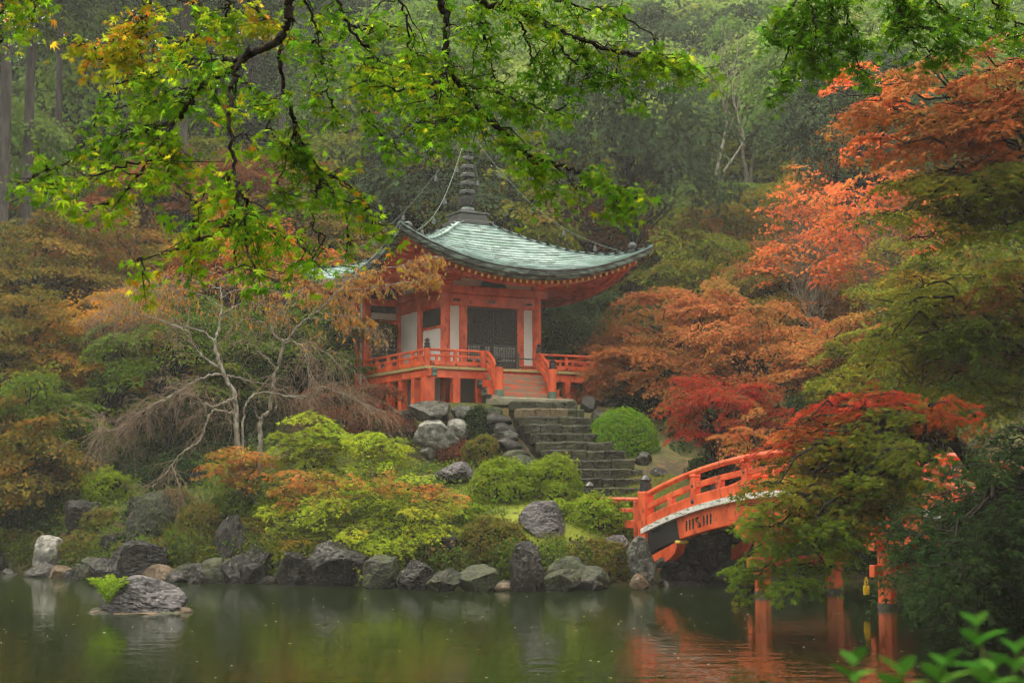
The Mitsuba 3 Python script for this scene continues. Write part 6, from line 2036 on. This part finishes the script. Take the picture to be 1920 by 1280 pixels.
scene['mat_drop'] = {'type': 'dielectric', 'int_ior': 1.33}
TW = 13
maple_bough('maple_bough', 'large green maple bough with dark limbs hanging across the upper left of the view', [
    (.022, .011, 6.0, 5, 'fresh', [(548, -60, 0), (545, 0, 0), (540, 40, 0), (526, 70, 0), (500, 90, .05), (450, 112, .1), (420, 135, .1), (382, 158, .15), (360, 185, .2)]),
    (.012, .003, 6.1, TW + 3, 'fresh', [(382, 158, 0), (352, 200, .05), (330, 225, .1), (300, 237, .1), (240, 255, .1), (200, 268, .2), (150, 290, .3), (110, 312, .3), (60, 332, .35)]),
    (.008, .003, 6.1, TW, 'freshyellow', [(330, 225, 0), (305, 270, -.1), (280, 300, -.2), (240, 310, -.2), (160, 335, -.2), (115, 345, -.2)]),
    (.007, .003, 6.1, TW, 'freshyellow', [(312, 262, 0), (310, 300, -.1), (325, 335, -.2), (350, 362, -.3), (370, 385, -.3)]),
    (.006, .003, 6.0, TW, 'freshyellow', [(275, 300, 0), (250, 340, 0), (225, 370, .1), (195, 385, .1)]),
    (.007, .003, 5.9, TW, 'fresh', [(450, 112, 0), (400, 112, .1), (370, 108, .2), (320, 130, .3), (240, 150, .3), (185, 190, .3)]),
    (.010, .006, 5.8, 7, 'freshyellow', [(452, 112, 0), (436, 150, -.05), (432, 200, -.1), (431, 260, -.15), (440, 320, -.2), (448, 360, -.25)]),
    (.007, .003, 5.5, TW, 'freshyellow', [(448, 360, 0), (440, 395, 0), (415, 430, .1), (370, 455, .2), (320, 470, .2), (258, 490, .3)]),
    (.006, .003, 5.5, TW, 'fresh', [(450, 362, 0), (458, 410, -.1), (465, 460, -.1), (470, 485, -.2), (476, 500, -.2)]),
    (.006, .003, 5.5, TW, 'freshyellow', [(455, 365, 0), (478, 405, .1), (510, 430, .2), (545, 450, .3), (575, 470, .3)]),
    (.006, .003, 5.6, TW, 'freshyellow', [(440, 320, 0), (410, 360, .1), (380, 395, .2), (365, 420, .2)]),
    (.010, .004, 6.3, TW, 'fresh', [(522, 74, 0), (526, 120, 0), (530, 160, .1), (545, 205, .1), (556, 240, .2), (580, 300, .25), (600, 335, .3), (635, 375, .3), (650, 410, .35), (655, 455, .4)]),
    (.006, .003, 6.4, TW, 'fresh', [(556, 235, 0), (540, 285, .1), (530, 320, .1), (520, 350, .1)]),
    (.006, .003, 6.5, TW, 'freshyellow', [(590, 315, 0), (625, 330, .1), (660, 350, .2), (690, 385, .2), (705, 420, .2)]),
    (.006, .003, 6.3, TW, 'fresh', [(600, 335, 0), (590, 375, .1), (585, 415, .1), (600, 445, .1)]),
    (.009, .003, 6.6, TW + 2, 'fresh', [(625, -30, 0), (640, 20, 0), (655, 50, 0), (680, 80, 0), (710, 112, .1), (745, 145, .2), (780, 165, .3), (820, 160, .3)]),
    (.006, .003, 6.7, TW + 2, 'fresh', [(655, 50, 0), (690, 55, .1), (740, 50, .2), (780, 70, .2)]),
    (.006, .003, 6.6, TW + 2, 'fresh', [(700, 100, 0), (690, 160, -.1), (680, 215, -.1), (720, 255, -.1)]),
    (.016, .007, 6.2, 11, 'fresh', [(820, -40, 0), (828, 10, 0), (838, 40, 0), (836, 80, 0), (842, 120, .05), (862, 160, .1), (885, 190, .1), (915, 220, .1)]),
    (.011, .004, 6.3, TW + 11, 'fresh', [(915, 220, 0), (945, 255, .1), (985, 285, .1), (1030, 305, .1), (1085, 322, .1), (1125, 345, .1), (1165, 362, .15), (1195, 378, .2)]),
    (.007, .003, 6.3, TW + 2, 'fresh', [(870, 165, 0), (910, 168, .1), (950, 185, .1), (1000, 200, .2), (1040, 212, .2)]),
    (.007, .003, 6.2, TW + 2, 'freshyellow', [(842, 125, 0), (815, 160, -.1), (780, 170, -.1), (740, 165, -.1), (690, 150, -.1)]),
    (.006, .003, 6.2, TW + 2, 'fresh', [(880, 185, 0), (885, 205, -.1), (860, 225, -.1), (815, 228, -.2)]),
    (.006, .003, 6.3, TW + 2, 'fresh', [(820, 165, 0), (818, 190, 0), (795, 218, .1), (768, 245, .1), (735, 262, .1)]),
    (.013, .005, 6.4, TW + 9, 'fresh', [(870, -20, 0), (910, 8, 0), (960, 18, 0), (1010, 35, .1), (1060, 62, .1), (1110, 82, .2), (1170, 98, .2), (1230, 108, .3), (1300, 128, .4)]),
    (.007, .003, 6.5, TW + 3, 'freshdeep', [(1010, 35, 0), (1050, 85, .1), (1080, 120, .1), (1130, 140, .1), (1165, 148, .1)]),
    (.007, .003, 6.5, TW + 3, 'freshdeep', [(960, 18, 0), (985, 70, .1), (1000, 110, .1), (1030, 150, .1)]),
    (.007, .003, 6.6, TW + 3, 'fresh', [(1000, -20, 0), (1080, 10, .1), (1150, 25, .1), (1200, 50, .1), (1235, 75, .1)]),
    (.006, .003, 6.4, TW + 2, 'freshdeep', [(905, 8, 0), (905, 60, 0), (920, 110, .1), (930, 150, .1)]),
    (.006, .003, 6.0, TW + 2, 'fresh', [(560, -20, 0), (590, 40, .1), (600, 90, .2), (610, 140, .3), (620, 190, .3)]),
    (.006, .003, 6.0, TW + 2, 'fresh', [(740, -20, 0), (760, 30, .1), (770, 90, .2), (790, 120, .3)]),
    (.006, .003, 6.6, TW, 'fresh', [(450, 150, 0), (480, 170, .1), (510, 200, .2), (500, 250, .2)]),
    (.006, .003, 6.3, TW + 2, 'fresh', [(380, 160, 0), (330, 180, .1), (270, 190, .2), (210, 205, .2)]),
], 501)
maple_bough('maple_bough', 'yellow and orange maple spray hanging at the top left of the view', [
    (.007, .003, 6.6, TW + 4, 'freshorange', [(270, -30, 0), (266, 40, 0), (264, 90, .1), (262, 130, .1)]),
    (.007, .003, 6.6, TW + 4, 'freshorange', [(285, -30, 0), (275, 40, 0), (240, 75, .1), (200, 90, .2), (150, 80, .2)]),
    (.006, .003, 6.6, TW + 2, 'freshorange', [(268, 60, 0), (230, 85, .1), (190, 110, .2), (170, 105, .2)]),
    (.007, .003, 6.6, TW + 4, 'freshyellow', [(360, -30, 0), (365, 20, 0), (372, 60, .1), (340, 80, .2), (310, 70, .2)]),
    (.007, .003, 6.6, TW + 4, 'freshorange', [(450, -30, 0), (480, 20, 0), (510, 40, .1), (525, 48, .2)]),
    (.006, .003, 6.5, TW + 4, 'freshyellow', [(420, -30, 0), (430, 15, 0), (415, 50, .1), (440, 70, .2)]),
], 502)
maple_bough('maple_bough', 'small yellow green maple spray in the top left corner', [
    (.006, .003, 6.4, TW + 4, 'freshyellow', [(-40, 40, 0), (0, 22, 0), (40, 8, .1), (75, -5, .1)]),
    (.005, .003, 6.4, TW, 'freshyellow', [(-30, 20, 0), (10, 0, 0), (50, -30, .1)]),
    (.004, .002, 6.4, 3, 'freshyellow', [(66, -20, 0), (64, 30, 0), (30, 62, .1), (0, 72, .1)]),
], 503)
maple_bough('maple_bough', 'deep green maple foliage hanging in a dense clump at the top right', [
    (.010, .003, 8.6, 22, 'freshdeep', [(1530, -60, 0), (1520, -10, 0), (1500, 40, .1), (1480, 90, .1), (1465, 140, .2), (1470, 170, .2)]),
    (.008, .003, 8.6, 22, 'freshdeep', [(1540, -40, 0), (1560, 20, 0), (1555, 70, .1), (1560, 120, .1)]),
    (.008, .003, 8.6, 22, 'freshdeep', [(1560, -40, 0), (1590, 30, 0), (1600, 80, .1), (1610, 130, .1)]),
    (.007, .003, 8.4, 22, 'freshdeep', [(1500, -40, 0), (1485, 20, 0), (1460, 40, .1), (1450, 60, .1)]),
    (.007, .003, 8.4, 22, 'freshdeep', [(1520, 10, 0), (1530, 60, 0), (1520, 110, .1)]),
], 504, leaf=.031, drop=.9)
maple_bough('maple_bough', 'green maple leaves along the top edge at the far right', [
    (.010, .004, 7.2, 20, 'freshdeep', [(1660, -60, 0), (1690, 0, 0), (1720, 40, .1), (1760, 75, .1), (1800, 90, .2)]),
    (.008, .003, 7.2, 20, 'freshdeep', [(1720, -50, 0), (1760, 10, 0), (1800, 40, .1), (1850, 50, .1), (1890, 70, .1)]),
    (.008, .003, 7.2, 20, 'freshdeep', [(1680, -20, 0), (1690, 40, 0), (1715, 80, .1), (1750, 95, .1)]),
    (.008, .003, 7.0, 20, 'fresh', [(1820, -50, 0), (1860, 0, 0), (1890, 30, .1), (1925, 50, .1)]),
], 505)

# ---- shoots with broad leaves, close to the camera
def shoot(x, y, Y, h, seed, label, n=10, lean=0.0):
    g = np.random.default_rng(seed)
    t = thing('leafy_shoot', label, 'plant')
    top = P(x, y, Y)
    base = top - [lean * h, -.05, h]
    pth = smooth_path([base - [0, 0, .35], (base + top) / 2 + [.008, 0, 0], top], 12)
    put('stem', MB().tube(pth, np.linspace(.0024, .0015, 12), 7), 'stem', t, smooth=True)
    for k in range(n):
        j = k // 2
        q = pth[-1] - np.array([0, 0, 1.0]) * (.012 * j + .004 * j * j) + (pth[-2] - pth[-1]) * .1 * j
        a = (k % 2) * np.pi + j * np.pi / 2 + .5 + g.uniform(-.35, .35)
        up = 1.25 - .38 * j + g.uniform(-.15, .15)
        d = np.array([math.cos(a), math.sin(a), up])
        side = np.cross(d, [0, 0, 1.0])
        nr = np.cross(side, d)
        L = (.026 + .009 * min(j, 3)) * g.uniform(.85, 1.2)
        # a broad pointed leaf with a channelled midrib
        m_, w_ = 9, 5
        s = np.linspace(0, 1, m_)
        wd = .30 * np.sin(np.pi * np.clip(s, 0, 1) ** .85) ** .8
        wd[0] = .03
        v = []
        for i in range(m_):
            for c in np.linspace(-1, 1, w_):
                v.append([c * wd[i], s[i], .35 * abs(c) * wd[i] - .30 * s[i] ** 2 + .02 * math.sin(9 * s[i]) * abs(c)])
        f = [[i * w_ + b, (i + 1) * w_ + b, (i + 1) * w_ + b + 1, i * w_ + b + 1] for i in range(m_ - 1) for b in range(w_ - 1)]
        f = np.array(f)
        f = np.vstack([f[:, [0, 1, 2]], f[:, [0, 2, 3]]])
        lv = leaves((np.array(v), f), q[None], nr[None], d[None], [L * 1.0], mixpal(PAL['shootgreen'], 1, g))
        put('leaf', lv[:2], 'leaf_wet', t, smooth=True, color=lv[2])


scene['mat_stem'] = principled((.12, .16, .04), .5)
for a_ in ((1830, 1175, 1.5, .18, 1, 'tall broad leaved shoot nearest the lower right corner', 10, -.1), (1905, 1225, 1.5, .12, 2, 'broad leaved shoot cut by the right edge', 10, .1),
           (1768, 1250, 1.4, .11, 3, 'low broad leaved shoot left of the tall one', 10, .1), (1600, 1248, 1.6, .11, 4, 'small broad leaved shoot standing apart at the bottom edge', 8, 0),
           (1690, 1268, 1.3, .08, 5, 'blurred shoot between the small one and the low one', 6, 0), (1860, 1258, 1.4, .09, 6, 'low broad leaved shoot under the tall one', 10, .05)):
    shoot(*a_)

# ------------------------------------------------------------------ the mist
scene['air'] = {'type': 'homogeneous', 'albedo': {'type': 'rgb', 'value': [0.95, 0.955, 0.95]}, 'sigma_t': HAZE}
scene['haze'] = {'type': 'cube', 'to_world': T().translate([0, 70, 36]).scale([72, 112, 38.3]), 'bsdf': {'type': 'null'}, 'interior': {'type': 'ref', 'id': 'air'}}
labels['haze'] = {'label': 'pale rain mist hanging over the pond and the hillside', 'category': 'mist', 'kind': 'stuff'}
